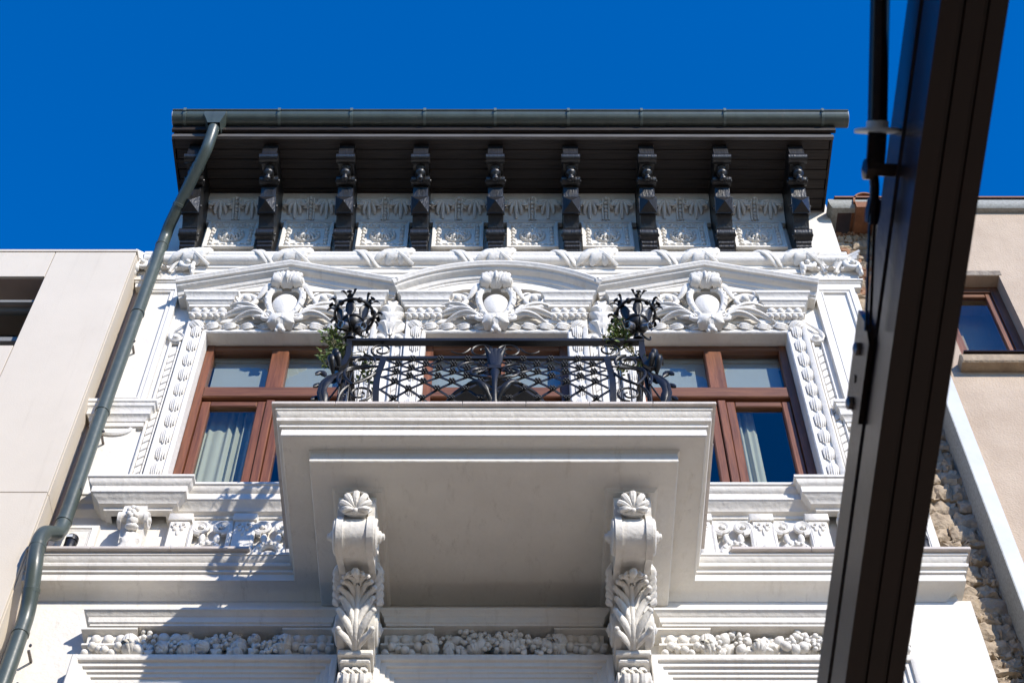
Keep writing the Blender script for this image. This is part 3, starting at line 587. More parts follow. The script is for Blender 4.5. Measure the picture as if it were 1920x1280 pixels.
vl.tube(spiral(0.235, 0.215, 0.085, 0.015, pi / 2, 1.6, 26, 0.13, 1), taper(0.032, 0.018, 26), 7); vl.ell((0.235, -0.155, 0.215), (0.03, 0.03, 0.03), 7, 5)
vl.tube(bez((0.05, -0.08, 0.12), (0.08, -0.12, 0.22), (0.15, -0.14, 0.30), (0.235, -0.13, 0.30), 10), 0.025, 6)
vl.ell((0.29, -0.13, 0.12), (0.035, 0.05, 0.05), 7, 5); vl.ell((0.3, -0.12, 0.05), (0.025, 0.04, 0.04), 7, 5)
vl_me = vl.mesh('volute', M_ORN, 55)
fw_ = MB(); fw_.ell((0, -0.13, 0.33), (0.05, 0.05, 0.045), 8, 6)
for k in range(6): a = k * pi / 3; fw_.ell((0.048 * cos(a), -0.14, 0.33 + 0.048 * sin(a)), (0.026, 0.028, 0.026), 6, 4)
fw_.ell((0, -0.10, 0.41), (0.022, 0.022, 0.03), 6, 5)
fl_me = fw_.mesh('abacus_flower', M_ORN, 55)
for s in (-1, 1):
    x0, x1 = (3.245, 3.665) if s > 0 else (-3.645, -3.245); xc = (x0 + x1) / 2
    p = MB().box(x0, x1, -0.03, 0.01, 14.02, 16.17).build('pilaster', M_WHITE, house)
    MB().sweep([(x1, 14.05), (x1, 16.08), (x0, 16.08), (x0, 14.05)], [(0.0, 0.028), (0.0, 0.06), (-0.05, 0.062), (-0.055, 0.05), (-0.075, 0.046), (-0.078, 0.056), (-0.09, 0.056), (-0.098, 0.028)], FRONT, closed=True).build('panel_frame', M_WHITE, p, angle=30)
    MB().sweep([(x0 - 0.02, 0.02), (x0 - 0.02, 0), (x1 + 0.02, 0), (x1 + 0.02, 0.02)], [(0, 16.21), (0.09, 16.205), (0.09, 16.18), (0.07, 16.172), (0.072, 16.155), (0.058, 16.147), (0.055, 16.085), (0, 16.082)], PLAN).build('neck_moulding', M_WHITE, p)
    put('capital', cap_me, p, (xc + s * 0.01, 0, 16.21)); put('acanthus_leaf', cl_me, p, (xc + s * 0.01, 0, 16.21)); put('volute', vl_me, p, (xc + s * 0.01, 0, 16.21)); put('volute', vl_me, p, (xc + s * 0.01, 0, 16.21), None, (-1, 1, 1)); put('abacus_flower', fl_me, p, (xc + s * 0.01, 0, 16.21))
    MB().sweep([(x0, 0.02), (x0, 0), (x1, 0), (x1, 0.02)], [(0, 14.02), (0.13, 14.015), (0.13, 13.975), (0.118, 13.965), (0.112, 13.93), (0.10, 13.92), (0.092, 13.905), (0.09, 13.83), (0.075, 13.82), (0.062, 13.79), (0.055, 13.76), (0.045, 13.755), (0.045, 13.70), (0, 13.695)], PLAN).build('impost_moulding', M_WHITE, p)
    MB().box(x0 + 0.02, x1 - 0.02, -0.028, 0.01, 12.68, 13.69).build('pedestal', M_WHITE, p)
    MB().tube([(xc + 0.14 * cos(a), -0.035, 13.67 + 0.085 * sin(a)) for a in [pi + pi * i / 12 for i in range(13)]], 0.022, 6).build('arc_moulding', M_WHITE, p)
    # pedestal panel under the sill
    a, b = (3.30, 3.66) if s > 0 else (-3.68, -3.30)
    MB().box(a, b, -0.05, 0.01, 11.775, 12.30).build('apron_panel', M_WHITE, p)
    MB().sweep([(b - 0.03, 11.80), (b - 0.03, 12.27), (a + 0.03, 12.27), (a + 0.03, 11.80)], [(0, 0.048), (0, 0.062), (-0.02, 0.066), (-0.028, 0.056), (-0.04, 0.054), (-0.046, 0.048)], FRONT, closed=True).build('panel_frame', M_WHITE, p, angle=30)

# ---- apron reliefs under the sill
ap = MB().box(-2.72, 2.72, -0.035, 0.01, 11.78, 12.39).build('apron', M_WHITE, house)
blk = MB().bbox(-0.085, 0.085, -0.075, 0.0, 0, 0.56, 0.01); blk.bbox(-0.10, 0.10, -0.095, 0.0, 0.50, 0.585, 0.008)
blk.ell((0, -0.075, 0.13), (0.045, 0.03, 0.075), 10, 7); blk.ell((0, -0.075, 0.36), (0.016, 0.016, 0.05), 6, 5)
for s in (-1, 1): blk.ell((s * 0.03, -0.075, 0.40), (0.02, 0.018, 0.028), 6, 5); blk.tube(spiral(s * 0.04, 0.44, 0.03, 0.008, pi / 2, 1.1, 12, 0.08, s), 0.010, 5)
blk_me = blk.mesh('apron_block', M_ORN, 45)
pt = MB()
for s in (-1, 1):
    pt.tube(spiral(s * 0.088, 0.43, 0.075, 0.022, -pi / 2, 1.8, 30, 0.055, s), taper(0.026, 0.016, 30), 6); pt.ell((s * 0.088, -0.06, 0.43), (0.022, 0.03, 0.022), 7, 5)
    pt.tube(bez((s * 0.13, -0.05, 0.47), (s * 0.19, -0.06, 0.40), (s * 0.14, -0.06, 0.22), (s * 0.17, -0.05, 0.08), 10), taper(0.028, 0.02, 10), 6); pt.ell((s * 0.155, -0.05, 0.06), (0.045, 0.04, 0.045), 8, 6)
    pt.ell((s * 0.06, -0.05, 0.30), (0.03, 0.03, 0.06), 7, 5)
ring = [(0.115 * cos(a), -0.055, 0.05 + 0.17 * sin(a)) for a in [pi * i / 14 for i in range(15)]]; pt.tube(ring, 0.036, 7)
ring = [(0.06 * cos(a), -0.045, 0.08 + 0.055 * sin(a)) for a in [2 * pi * i / 16 for i in range(16)]]; pt.tube(ring, 0.018, 6, closed=True)
for k in range(7): a = 0.25 + k * 0.44; pt.ell((0.115 * cos(a), -0.085, 0.05 + 0.17 * sin(a)), (0.018, 0.018, 0.022), 6, 4)
pt_me = pt.mesh('apron_scrollwork', M_ORN, 50)
for x in (1.72, 2.235, 2.70): put('apron_block', blk_me, ap, (x, -0.03, 11.79))
for x in (1.98, 2.48): put('apron_scrollwork', pt_me, ap, (x, -0.03, 11.79))
for x in (-2.62, -2.08, -1.60): put('apron_block', blk_me, ap, (x, -0.03, 11.79))
for x in (-2.35, -1.84): put('apron_scrollwork', pt_me, ap, (x, -0.03, 11.79))
# consoles carrying the sill breaks
cs = MB(); prof = [(0.0, 0.58), (0.19, 0.58), (0.20, 0.55)] + arc(0.15, 0.47, 0.06, 0.6, -1.6, 6) + [(0.13, 0.36), (0.10, 0.25), (0.09, 0.12), (0.10, 0.0), (0.0, 0.0)]
cs.prism(prof, BR, -0.095, 0.095); cs_me = cs.mesh('sill_console', M_WHITE, 30)
co = MB(); co.leaf([(0, -(0.105 + 0.05 * sin(pi * i / 12)), 0.0 + 0.36 * i / 12) for i in range(13)], (0, -1, 0), 0.085, lobes=4, depth=0.6, th=0.05, flute=0.32, rib=0.3)
for k in range(7): a = k * 0.9; co.ell((0.035 * cos(a) * (k > 0), -0.215, 0.47 + 0.05 * sin(a) * (k > 0)), (0.028, 0.03, 0.028), 7, 5)
for s in (-1, 1): co.lathe((s * 0.095, -0.14, 0.45), (s, 0, 0), [(0.075, 0.0), (0.075, 0.03), (0.05, 0.035), (0.03, 0.02), (0.025, 0.045), (0, 0.05)], 14)
co.ell((0, -0.18, 0.40), (0.05, 0.05, 0.05), 8, 6); co.ell((0, -0.16, 0.35), (0.06, 0.04, 0.03), 8, 6)
co_me = co.mesh('console_leaf', M_ORN, 50)
for x in (-2.99, 2.99): group('sill_console', cs_me, [('console_leaf', co_me)], (x, -0.01, 11.79))
# ---- balcony slab
BXC = 0.012
sl = MB().sweep([(BXC - 1.59, 0.0), (BXC - 1.59, -1.59), (BXC + 1.59, -1.59), (BXC + 1.59, 0.0)], EDGE, PLAN)
sl.box(BXC - 1.582, BXC + 1.582, -1.582, -0.002, 11.497, 11.74)
balcony = sl.build('balcony', M_WHITE, house, angle=30)
drop = MB().sweep([(BXC - 1.375, 0), (BXC - 1.375, -1.44), (BXC + 1.375, -1.44), (BXC + 1.375, 0)], [(-0.03, 11.498), (0.018, 11.498), (0.014, 11.488), (0.0, 11.478), (0.0, 11.383), (-0.006, 11.377), (-0.05, 11.375)], PLAN)
drop.box(BXC - 1.33, BXC + 1.33, -1.395, -0.003, 11.3755, 11.48)
drop.build('soffit_panel', M_WHITE, balcony, angle=30)
for k in range(7):
    a = BXC - 1.684 + k * 0.4811; MB().bbox(a, a + 0.4775, -1.686, -1.30, 11.771, 11.802, 0.004).build('edge_tile', M_EDGE, balcony)
for s in (-1, 1):
    for k in range(3): y = -1.297 + k * 0.35; MB().box(BXC + s * 1.684, BXC + s * 1.30, y, y + 0.347, 11.771, 11.801).build('edge_tile', M_EDGE, balcony)

# ---- corbels
CP = [(1.10, 11.345), (1.135, 11.30), (1.15, 11.22)] + arc(1.0, 11.03, 0.14, 0.75, -1.75, 14) + [(0.925, 10.885), (0.86, 10.925), (0.78, 10.965), (0.68, 10.995), (0.60, 10.99), (0.53, 10.95), (0.488, 10.89), (0.472, 10.82), (0.465, 10.75), (0.44, 10.67), (0.39, 10.612), (0.30, 10.575)]
def offset(poly, d):
    out = []
    for i, p in enumerate(poly):
        a = V3(*poly[max(0, i - 1)]); b = V3(*poly[min(len(poly) - 1, i + 1)]); t = unit(b - a); out.append((p[0] - t[1] * d, p[1] + t[0] * d))
    return out
full = [(0.0, 11.345)] + CP + [(0.0, 10.56)]
corb_me = MB().prism(full, BR, -0.132, 0.132).mesh('corbel', M_WHITE, 32)
be = MB(); op = [(0.0, 11.344)] + offset(CP, 0.016) + [(0.0, 10.552)]
be.prism(op, BR, 0.088, 0.138)
be_me = be.mesh('edge_band', M_WHITE, 32)
pl = MB().sweep([(-0.175, 0), (-0.175, -1.17), (0.175, -1.17), (0.175, 0)], [(-0.05, 11.392), (0.028, 11.392), (0.028, 11.378), (0.018, 11.37), (0.012, 11.36), (0.0, 11.355), (0.0, 11.346), (-0.05, 11.345)], PLAN); pl.box(-0.15, 0.15, -1.14, 0, 11.346, 11.39)
pl_me = pl.mesh('abacus_plate', M_WHITE, 30)
shl = MB(); C0 = V3(0, -1.15, 11.115); A = unit(V3(0, -1, -0.45)); Z = unit(V3(0, -0.45, 1.0))
shl.lathe(C0 + Z * 0.085, A, [(0.132, -0.06), (0.132, 0.035), (0.12, 0.055), (0.108, 0.045), (0.10, 0.02), (0.0, 0.015)], 28)
for k in range(7):
    a = (k - 3) * 0.50; d = V3(sin(a), 0, 0) + Z * cos(a)
    shl.tube([C0 + A * (0.045 + 0.028 * sin(pi * i / 8)) + d * (0.0 + 0.19 * cos(a * 0.62) * i / 8) for i in range(9)], [0.008 + 0.026 * min(1, i / 6) for i in range(9)], 7, N=tuple(A))
shl.ell(C0 - Z * 0.01 + A * 0.06, (0.03, 0.03, 0.03), 8, 6)
for s in (-1, 1): shl.tube(bez(C0 + A * 0.05, C0 + V3(s * 0.05, 0, 0) - Z * 0.045 + A * 0.05, C0 + V3(s * 0.11, 0, 0) - Z * 0.03 + A * 0.03, C0 + V3(s * 0.14, 0, 0) + Z * 0.03, 10), taper(0.024, 0.014, 10), 7)
shl_me = shl.mesh('shell', M_ORN, 50)
cvv = MB()
for s in (1,):
    cvv.lathe((s * 0.136, -1.0, 11.03), (s, 0, 0), [(0.14, 0.0), (0.14, 0.018), (0.125, 0.028), (0.11, 0.014), (0.085, 0.014), (0.075, 0.03), (0.05, 0.03), (0.045, 0.05), (0.03, 0.055), (0.025, 0.075), (0.0, 0.08)], 22)
cv2 = MB(); s = 1
cv2.lathe((s * 0.136, -0.34, 10.74), (s, 0, 0), [(0.125, 0.0), (0.125, 0.018), (0.10, 0.028), (0.09, 0.014), (0.06, 0.014), (0.05, 0.04), (0.03, 0.045), (0.0, 0.06)], 20)
cv2_me = cv2.mesh('scroll_end', M_ORN, 45)
cv3 = MB()
for k in range(5): t = k / 4; cv3.leaf([(s * (0.14 + 0.05 * sin(pi * i / 7)), -(0.50 + 0.10 * t + 0.10 * t * i / 7), 10.84 + 0.12 * t + (0.10 + 0.04 * t) * i / 7) for i in range(8)], (s, -0.2, 0), 0.045, lobes=2, th=0.03)
cv3_me = cv3.mesh('side_leaf', M_ORN, 45)
cvv_me = cvv.mesh('volute', M_ORN, 45)
base = list(reversed(CP[-11:])); base = [(p, z) for p, z in base]
def path_leaf(poly, n):
    P = [V3(*p) for p in poly]; L = [0]
    for a, b in zip(P, P[1:]): L.append(L[-1] + np.linalg.norm(b - a))
    out = []
    for i in range(n):
        t = L[-1] * i / (n - 1); k = max(j for j in range(len(L)) if L[j] <= t + 1e-9); k = min(k, len(P) - 2); f_ = (t - L[k]) / (L[k + 1] - L[k]); out.append(P[k] * (1 - f_) + P[k + 1] * f_)
    return out
pp = path_leaf(base, 19); pts = []; nn = []
for i, q in enumerate(pp):
    t = unit(pp[min(i + 1, 18)] - pp[max(i - 1, 0)]); no = V3(t[1], -t[0]); s = i / 18
    q2 = q + no * (0.028 + 0.05 * max(0, s - 0.75) ** 1.0 * 2); pts.append((0, -q2[0], q2[1])); nn.append((0, -no[0], no[1]))
al = MB()
def surf(t, x, d):            # point on the corbel front: t along the leaf, x sideways, d proud of it
    k = max(0, min(17.999, t * 18)); k0 = int(k); f_ = k - k0; no = V3(nn[k0]); return V3(pts[k0]) * (1 - f_) + V3(pts[k0 + 1]) * f_ + V3(x, 0, 0) + no * d
al.tube([surf(t, 0, 0.0 + 0.03 * t * t) for t in np.linspace(0.02, 1, 18)], [0.030 - 0.010 * i / 17 + (0.012 if i > 14 else 0) for i in range(18)], 8, N=(0, -1, 0.2))
for s in (-1, 1):
    al.tube([surf(t, s * (0.020 + 0.018 * t), 0.004) for t in np.linspace(0.04, 0.86, 14)], taper(0.020, 0.012, 13), 6, N=(0, -1, 0.2))
    for (t0, rise, out, w_) in ((0.02, 0.16, 0.125, 0.030), (0.10, 0.22, 0.130, 0.032), (0.22, 0.24, 0.118, 0.031), (0.36, 0.25, 0.128, 0.032), (0.50, 0.25, 0.105, 0.030), (0.64, 0.26, 0.088, 0.028), (0.78, 0.20, 0.055, 0.024)):
        n = 9; P2 = [surf(t0 + rise * (i / n) ** 0.8, s * (0.018 + (out - 0.018) * (i / n) ** 1.25), 0.006 + 0.045 * (i / n) ** 2) for i in range(n + 1)]
        al.tube(P2, [w_ * (0.45 + 0.55 * sin(pi * min(1, 0.1 + 0.75 * i / n))) for i in range(n + 1)], 7, N=(0, -1, 0.2), flat=0.8); al.ell(P2[-1], (w_ * 0.72,) * 3, 7, 5)
al.ell(surf(1.0, 0, 0.035), (0.03, 0.035, 0.03), 8, 6)
al_me = al.mesh('acanthus_leaf', M_ORN, 50)
sc2 = MB(); sc2.bbox(-0.13, 0.13, -0.33, 0, 10.50, 10.553, 0.01); sc2.bbox(-0.11, 0.11, -0.29, 0, 10.46, 10.499, 0.01)
for x in (-0.062, 0.0, 0.062): sc2.tube([(x, -(0.17 + 0.085 * cos(a)), 10.36 + 0.085 * sin(a)) for a in [2.2 - 4.6 * i / 14 for i in range(15)]], 0.036, 8, N=(0, 0, 1))
sc2.box(-0.095, 0.095, -0.21, 0, 10.30, 10.455)
for s in (-1, 1): sc2.lathe((s * 0.09, -0.17, 10.36), (s, 0, 0), [(0.08, 0.0), (0.08, 0.03), (0.05, 0.04), (0.03, 0.03), (0.02, 0.05), (0, 0.055)], 14)
sc2.prism([(0, 10.30), (0.20, 10.30), (0.17, 10.15), (0.12, 9.9), (0.06, 9.75), (0, 9.75)], BR, -0.085, 0.085)
for x in (-0.05, 0.05): sc2.tube([(x, -(0.21 - 0.12 * i / 6), 10.30 - 0.5 * i / 6) for i in range(7)], 0.03, 7)
sc2_me = sc2.mesh('lower_console', M_ORN, 40)
for x in (-1.01, 1.045):
    group('corbel', corb_me, [('edge_band', be_me), ('edge_band', be_me, None, None, (-1, 1, 1)), ('abacus_plate', pl_me), ('shell', shl_me, (0, -0.27, 2.68), None, (0.80, 0.77, 0.76)), ('volute', cvv_me), ('volute', cvv_me, None, None, (-1, 1, 1)), ('scroll_end', cv2_me), ('scroll_end', cv2_me, None, None, (-1, 1, 1)), ('side_leaf', cv3_me), ('side_leaf', cv3_me, None, None, (-1, 1, 1)), ('acanthus_leaf', al_me), ('lower_console', sc2_me)], (x, 0, 0))

# ---- lower window hoods with fruit garlands
HC = (-2.165, 0.012, 2.225); HH = (0.985, 0.89, 0.985)
LARC = [(0, -0.14), (0, 0.045), (0.012, 0.052), (0.038, 0.054), (0.043, 0.07), (0.072, 0.074), (0.077, 0.09), (0.106, 0.094), (0.112, 0.115), (0.145, 0.12), (0.15, 0.142), (0.172, 0.155), (0.192, 0.157), (0.2, 0.15), (0.2, 0.0)]
fruit_me = MB().ell((0, 0, 0), (1, 1, 1), 12, 8).mesh('fruit', M_ORN, 60)
lm = MB(); lm.lathe((0, 0, 0), (0, 0, 1), [(0.0, -1.25), (0.22, -1.12), (0.7, -0.75), (0.95, -0.2), (0.95, 0.25), (0.7, 0.75), (0.3, 1.1), (0.0, 1.3)], 12); lemon_me = lm.mesh('fruit', M_ORN, 60)
pm = MB()
for k in range(10): a = 2 * pi * k / 10; pm.tube([(0.62 * sin(pi * i / 8) * cos(a), 0.62 * sin(pi * i / 8) * sin(a), cos(pi * i / 8)) for i in range(9)], [0.12 + 0.24 * sin(pi * i / 8) for i in range(9)], 6, N=(0.01, 0.02, 1))
gourd_me = pm.mesh('fruit', M_ORN, 60)
gm = MB(); random.seed(3)
for k in range(24):
    gm.ell((random.uniform(-1, 1) * 1.0, -random.uniform(0, 0.8), random.uniform(-1, 1) * 0.9), (0.29, 0.29, 0.29), 8, 5)
grape_me = gm.mesh('grape_cluster', M_ORN, 60)
lv = MB(); lv.leaf([(0, -(0.35 + 0.3 * sin(pi * i / 10)), -1 + 2 * i / 10) for i in range(11)], (0, -1, 0), 0.75, lobes=3, depth=0.6, th=0.5, flute=0.3, rib=0.3)
gleaf_me = lv.mesh('leaf', M_ORN, 50)
seg = MB(); random.seed(11)
for c, hh, hw, oc, seed in zip(HC, HH, LH, LC, (1, 2, 3)):
    random.seed(seed)
    xa, xb = c - hh + 0.225, c + hh - 0.225
    hd = MB().sweep([(xa, 0.02), (xa, 0), (xb, 0), (xb, 0.02)], [(0, 11.118), (0.225, 11.112), (0.225, 11.09), (0.208, 11.08), (0.198, 11.058), (0.184, 11.048), (0.178, 11.0), (0.165, 10.99), (0.165, 10.972), (0.0, 10.968)], PLAN).build('window_hood', M_WHITE, house)
    for s in (-1, 1):
        xm = c + s * (hh - 0.215)
        MB().sweep([(xm - 0.06, 0.02), (xm - 0.06, 0), (xm + 0.06, 0), (xm + 0.06, 0.02)], [(0, 10.967), (0.155, 10.965), (0.155, 10.945), (0.14, 10.938), (0.105, 10.93), (0.10, 10.83), (0.128, 10.822), (0.128, 10.802), (0.10, 10.795), (0.095, 10.71), (0, 10.705)], PLAN).build('end_block', M_WHITE, hd)
        for i in range(3): put('egg', egg_me, hd, (xm - 0.095 + 0.095 * i, -0.105, 10.88), None, (1.0, 1, 0.95))
        for i in range(7): put('fruit', fruit_me, hd, (xm - 0.15 + 0.05 * i, -0.115 - 0.012 * (i % 2), 10.755 + 0.02 * ((i * 3) % 4 - 1.5)), None, (0.036, 0.04, 0.036) if i % 2 else (0.030, 0.036, 0.03))
    x = c - hh + 0.44; xe = c + hh - 0.44; top = True
    while x < xe:
        for (z, dp) in ((10.78, -0.12), (10.88, -0.09)):
            k = random.choice('allgggvvvvp'); r = random.uniform(0.042, 0.062); xx = x + random.uniform(-0.03, 0.03); zz = z + random.uniform(-0.02, 0.02); th = random.uniform(-1.2, 1.2)
            if k == 'a': put('fruit', fruit_me, hd, (xx, dp, zz), None, (r, r, r))
            elif k == 'p': put('fruit', gourd_me, hd, (xx, dp, zz), (random.uniform(-0.6, 0.6), th, 0), (r * 1.1, r * 1.1, r))
            elif k == 'l': put('fruit', lemon_me, hd, (xx, dp, zz), (0.3, th, 0), (r * 0.9, r * 0.9, r * 0.95))
            elif k == 'g': put('grape_cluster', grape_me, hd, (xx, dp + 0.02, zz), (0, th, 0), (r * 1.35, r * 1.3, r * 1.35))
            else: put('leaf', gleaf_me, hd, (xx, dp + 0.07, zz), (0, th + (pi if random.random() < 0.5 else 0), 0), (r * 1.25, r * 1.9, r * 1.8))
        x += 0.088
    for s in (-1, 1): put('fruit', gourd_me, hd, (c + s * (hh - 0.40), -0.12, 10.80), (0.5, 0.2 * s, 0), (0.078, 0.075, 0.085))
    MB().sweep([(oc + hw, 8.0), (oc + hw, LT), (oc - hw, LT), (oc - hw, 8.0)], LARC, FRONT).build('window_surround', M_WHITE, house, angle=28)

# plaster edge and pipe ties are added with the pipe
# ================================================================ balcony railing
RB = 0.012; RP = 1.45; RXH = 1.205
rail = thing('balcony_railing', 'black wrought iron balcony railing with bulging lattice, rosettes and scrolls', 'railing', (RB, -1.45, 11.80))
RO = (-RB, 1.45, -11.80)      # children are modelled in world coordinates
zs_ = [12.725, 12.6, 12.5, 12.4, 12.3, 12.2, 12.1, 12.0, 11.9, 11.79]; ps_ = [1.45, 1.475, 1.505, 1.54, 1.575, 1.60, 1.612, 1.607, 1.587, 1.55]
def pz(z): return float(np.interp(z, zs_[::-1], ps_[::-1]))
def nz(z): d = (pz(z + 0.02) - pz(z - 0.02)) / 0.04; return unit(V3(0, -1, -d))
ZM, ZTOP = 12.725, 12.965
def rput(mb, name, angle=40): return mb.build(name, M_IRON, rail, RO, angle)
rput(MB().box(RB - RXH - 0.02, RB + RXH + 0.02, -RP - 0.028, -RP + 0.028, ZTOP - 0.018, ZTOP + 0.018), 'handrail')
rput(MB().box(RB - RXH, RB + RXH, -RP - 0.014, -RP + 0.014, ZM - 0.016, ZM + 0.016), 'rail_bar')
rput(MB().box(RB - RXH, RB + RXH, -1.565, -1.535, 11.815, 11.845), 'rail_bar')
for s in (-1, 1):
    x = RB + s * RXH
    rput(MB().box(x - 0.02, x + 0.02, -RP + 0.03, -0.01, ZTOP - 0.018, ZTOP + 0.018), 'handrail')
    rput(MB().box(x - 0.012, x + 0.012, -RP + 0.016, -0.01, ZM - 0.014, ZM + 0.014), 'rail_bar')
    rput(MB().box(x + s * 0.08 - 0.012, x + s * 0.08 + 0.012, -1.53, -0.01, 11.815, 11.842), 'rail_bar')
    for k in range(9):       # bellied side bars
        y = -1.33 + k * 0.155; rput(MB().tube([(x + s * (pz(z) - RP), y, z) for z in zs_], 0.008, 6, N=(0, 1, 0)), 'side_baluster')
    rput(MB().tube([(x, -RP, ZTOP), (x, -RP, ZM), (x, -RP, 12.5), (x + s * 0.01, -RP - 0.01, 12.2), (x, -RP, 11.80)], 0.022, 8, N=(0, 1, 0)), 'corner_post')
# lattice
DX = 0.1115; DZ = 0.105; Z0 = 12.725 - 0.035; XL = 0.905
def lat(x, z): return V3(RB + x, -pz(z), z)
for k in range(-17, 18):
    if k % 2: continue
    for s in (-1, 1):
        pts = []; zz = Z0
        for i in range(37):
            z = 12.72 - i * 0.025; x = k * DX + s * (Z0 - z) / DZ * DX
            if abs(x) <= XL: pts.append(lat(x, z) + nz(z) * (0.005 * s))
        if len(pts) > 2: rput(MB().bar(pts, 0.020, 0.007, (0, -1, 0)), 'lattice_bar')
ros = MB(); ros.ell((0, -0.012, 0), (0.013, 0.013, 0.013), 7, 5)
for k in range(6): a = k * pi / 3; ros.ell((0.022 * cos(a), -0.010, 0.022 * sin(a)), (0.0115, 0.011, 0.0115), 6, 4)
ros_me = ros.mesh('rosette', M_IRON, 60)
for j in range(0, 9):
    z = Z0 - j * DZ
    if z < 11.84: break
    for k in range(-8, 9):
        if (k + j) % 2 == 0 and abs(k * DX) < XL - 0.03 and not (k == 0 and j > 1):
            p = lat(k * DX, z) + nz(z) * 0.01; n_ = nz(z); put('rosette', ros_me, rail, (p[0] + RO[0], p[1] + RO[1], p[2] + RO[2]), (-math.asin(n_[2]) * -1.0, 0, 0))
for s in (-1, 1):      # curved flat balusters bounding the lattice
    rput(MB().bar([lat(s * (0.905 + 0.015 * sin(pi * (12.725 - z) / 0.93)), z) + nz(z) * 0.006 for z in np.linspace(12.72, 11.80, 20)], 0.05, 0.012, (0, -1, 0)), 'flat_baluster')
def scr(cx, cz, r0, r1, a0, turns, d, p, r=0.009, n=26): return MB().tube([(q[0], q[1], q[2]) for q in spiral(cx, cz, r0, r1, a0, turns, n, p, d)], taper(r, r * 0.75, n), 6)
for s in (-1, 1):
    # scrolls between the two top bars
    b = MB(); b.tube(spiral(RB + s * 0.93, 12.845, 0.092, 0.02, -pi / 2, 1.45, 30, RP, s), taper(0.010, 0.009, 30), 6); b.ell((RB + s * 0.93, -RP, 12.945), (0.016, 0.016, 0.012), 6, 4); rput(b, 'scroll')
    b = MB(); c = RB + s * 0.115; b.tube([(c + s * 0.0 + q[0], -RP, q[1]) for q in [(-s * 0.03, 12.80)]] + spiral(c, 12.83, 0.10, 0.018, pi * (1 if s > 0 else 0), 1.35, 28, RP, -s), taper(0.010, 0.008, 28).__add__([0.008]), 6)
    b.tube(bez((RB + s * 0.205, -RP, 12.87), (RB + s * 0.25, -RP, 12.78), (RB + s * 0.30, -RP, 12.77), (RB + s * 0.36, -RP, 12.83), 10), taper(0.009, 0.006, 10), 6); rput(b, 'scroll')
    # thin curls woven in the lattice beside the centre ornament
    b = MB(); n = 24; pts = []
    for i in range(n + 1):
        t = i / n; a = pi * 0.5 + s * -1 * 2 * pi * 1.05 * t; r = 0.13 * (1 - t) + 0.05; z = 12.42 + 0.16 * sin(a) * (1 - 0.4 * t); x = s * 0.17 + 0.13 * cos(a) * (1 - 0.3 * t); pts.append(lat(x, z) + nz(z) * 0.03)
    b.tube(pts, 0.008, 6); rput(b, 'scroll')
    b = MB(); b.tube([lat(s * (0.03 + 0.16 * sin(pi * t)), 12.42 - 0.24 * t + 0.03 * sin(2 * pi * t)) + nz(12.3) * 0.03 for t in np.linspace(0, 1, 16)], 0.012, 6); rput(b, 'scroll')
    # corner field: S and C scrolls between baluster and post
    x0 = RB + s * 1.06
    rput(scr(x0, 12.60, 0.105, 0.025, pi / 2, 1.5, s, 1.495, 0.012), 'scroll')
    rput(scr(x0 - s * 0.02, 12.02, 0.10, 0.02, -pi / 2, 1.4, -s, 1.60, 0.011), 'scroll')
    for off in (0.0, 0.05):
        rput(MB().tube(bez((RB + s * (0.93 + off), -1.58, 12.42), (RB + s * 1.12, -1.52, 12.52 - off), (RB + s * 1.30, -1.56, 12.44 - off), (RB + s * (1.10 + off * 2), -1.63, 12.10), 18), 0.012, 6), 'scroll')
        rput(MB().tube(bez((RB + s * (0.94 + off), -1.60, 12.30 - off), (RB + s * 1.02, -1.62, 12.10), (RB + s * 1.22, -1.62, 12.18), (RB + s * 1.20, -1.60, 11.86), 18), 0.011, 6), 'scroll')
    for k in range(4):
        x = s * (0.98 + 0.075 * k); rput(MB().tube([lat(x, z) for z in np.linspace(12.45 - 0.1 * (k % 2), 11.80, 12)], 0.007, 6, N=(0, 1, 0)), 'baluster')
    # big belly leaf at the corner
    P = [(1.215, 1.465, 12.55), (1.25, 1.50, 12.42), (1.305, 1.56, 12.30), (1.345, 1.61, 12.15), (1.35, 1.62, 12.0), (1.32, 1.60, 11.88), (1.29, 1.57, 11.80)]
    Q = path_leaf(P, 16) if False else None
    pts = []; nn = []
    for i in range(16):
        t = i / 15 * (len(P) - 1); k = min(int(t), len(P) - 2); f_ = t - k; q = V3(*P[k]) * (1 - f_) + V3(*P[k + 1]) * f_; pts.append((RB + s * q[0], -q[1], q[2])); nn.append((s * 0.75, -0.7, 0.05))
    b = MB(); b.leaf(list(reversed(pts)), nn, 0.055, lobes=4, depth=0.45, th=0.012, flute=0.15, cup=0.7, rib=0.25, wf=lambda q: 0.55 + 0.45 * sin(pi * q)); b.tube(pts, taper(0.014, 0.022, 15), 8); rput(b, 'belly_leaf')
    b = MB()                 # trefoil curl at the top of the leaf
    for (dx, dz) in ((0.0, 0.0), (0.05, -0.035), (0.02, 0.05)): b.leaf([(RB + s * (1.24 + 0.06 * i / 7 + dx), -(1.50 + 0.10 * sin(pi * i / 7)), 12.46 + dz + 0.14 * sin(pi * 0.62 * i / 7)) for i in range(8)], (s * 0.3, -1, -0.5), 0.032, lobes=1, depth=0.1, th=0.012, cup=0.5)
    rput(b, 'leaf_curl')
    b = MB()
    for k in range(3): z = 12.28 - k * 0.17; b.leaf([(RB + s * (1.32 + 0.09 * i / 6), -(1.58 + 0.02 * i / 6), z + 0.05 * sin(pi * i / 6)) for i in range(7)], (0, -1, -0.2), 0.03, lobes=1, th=0.01)
    rput(b, 'leaf_curl')
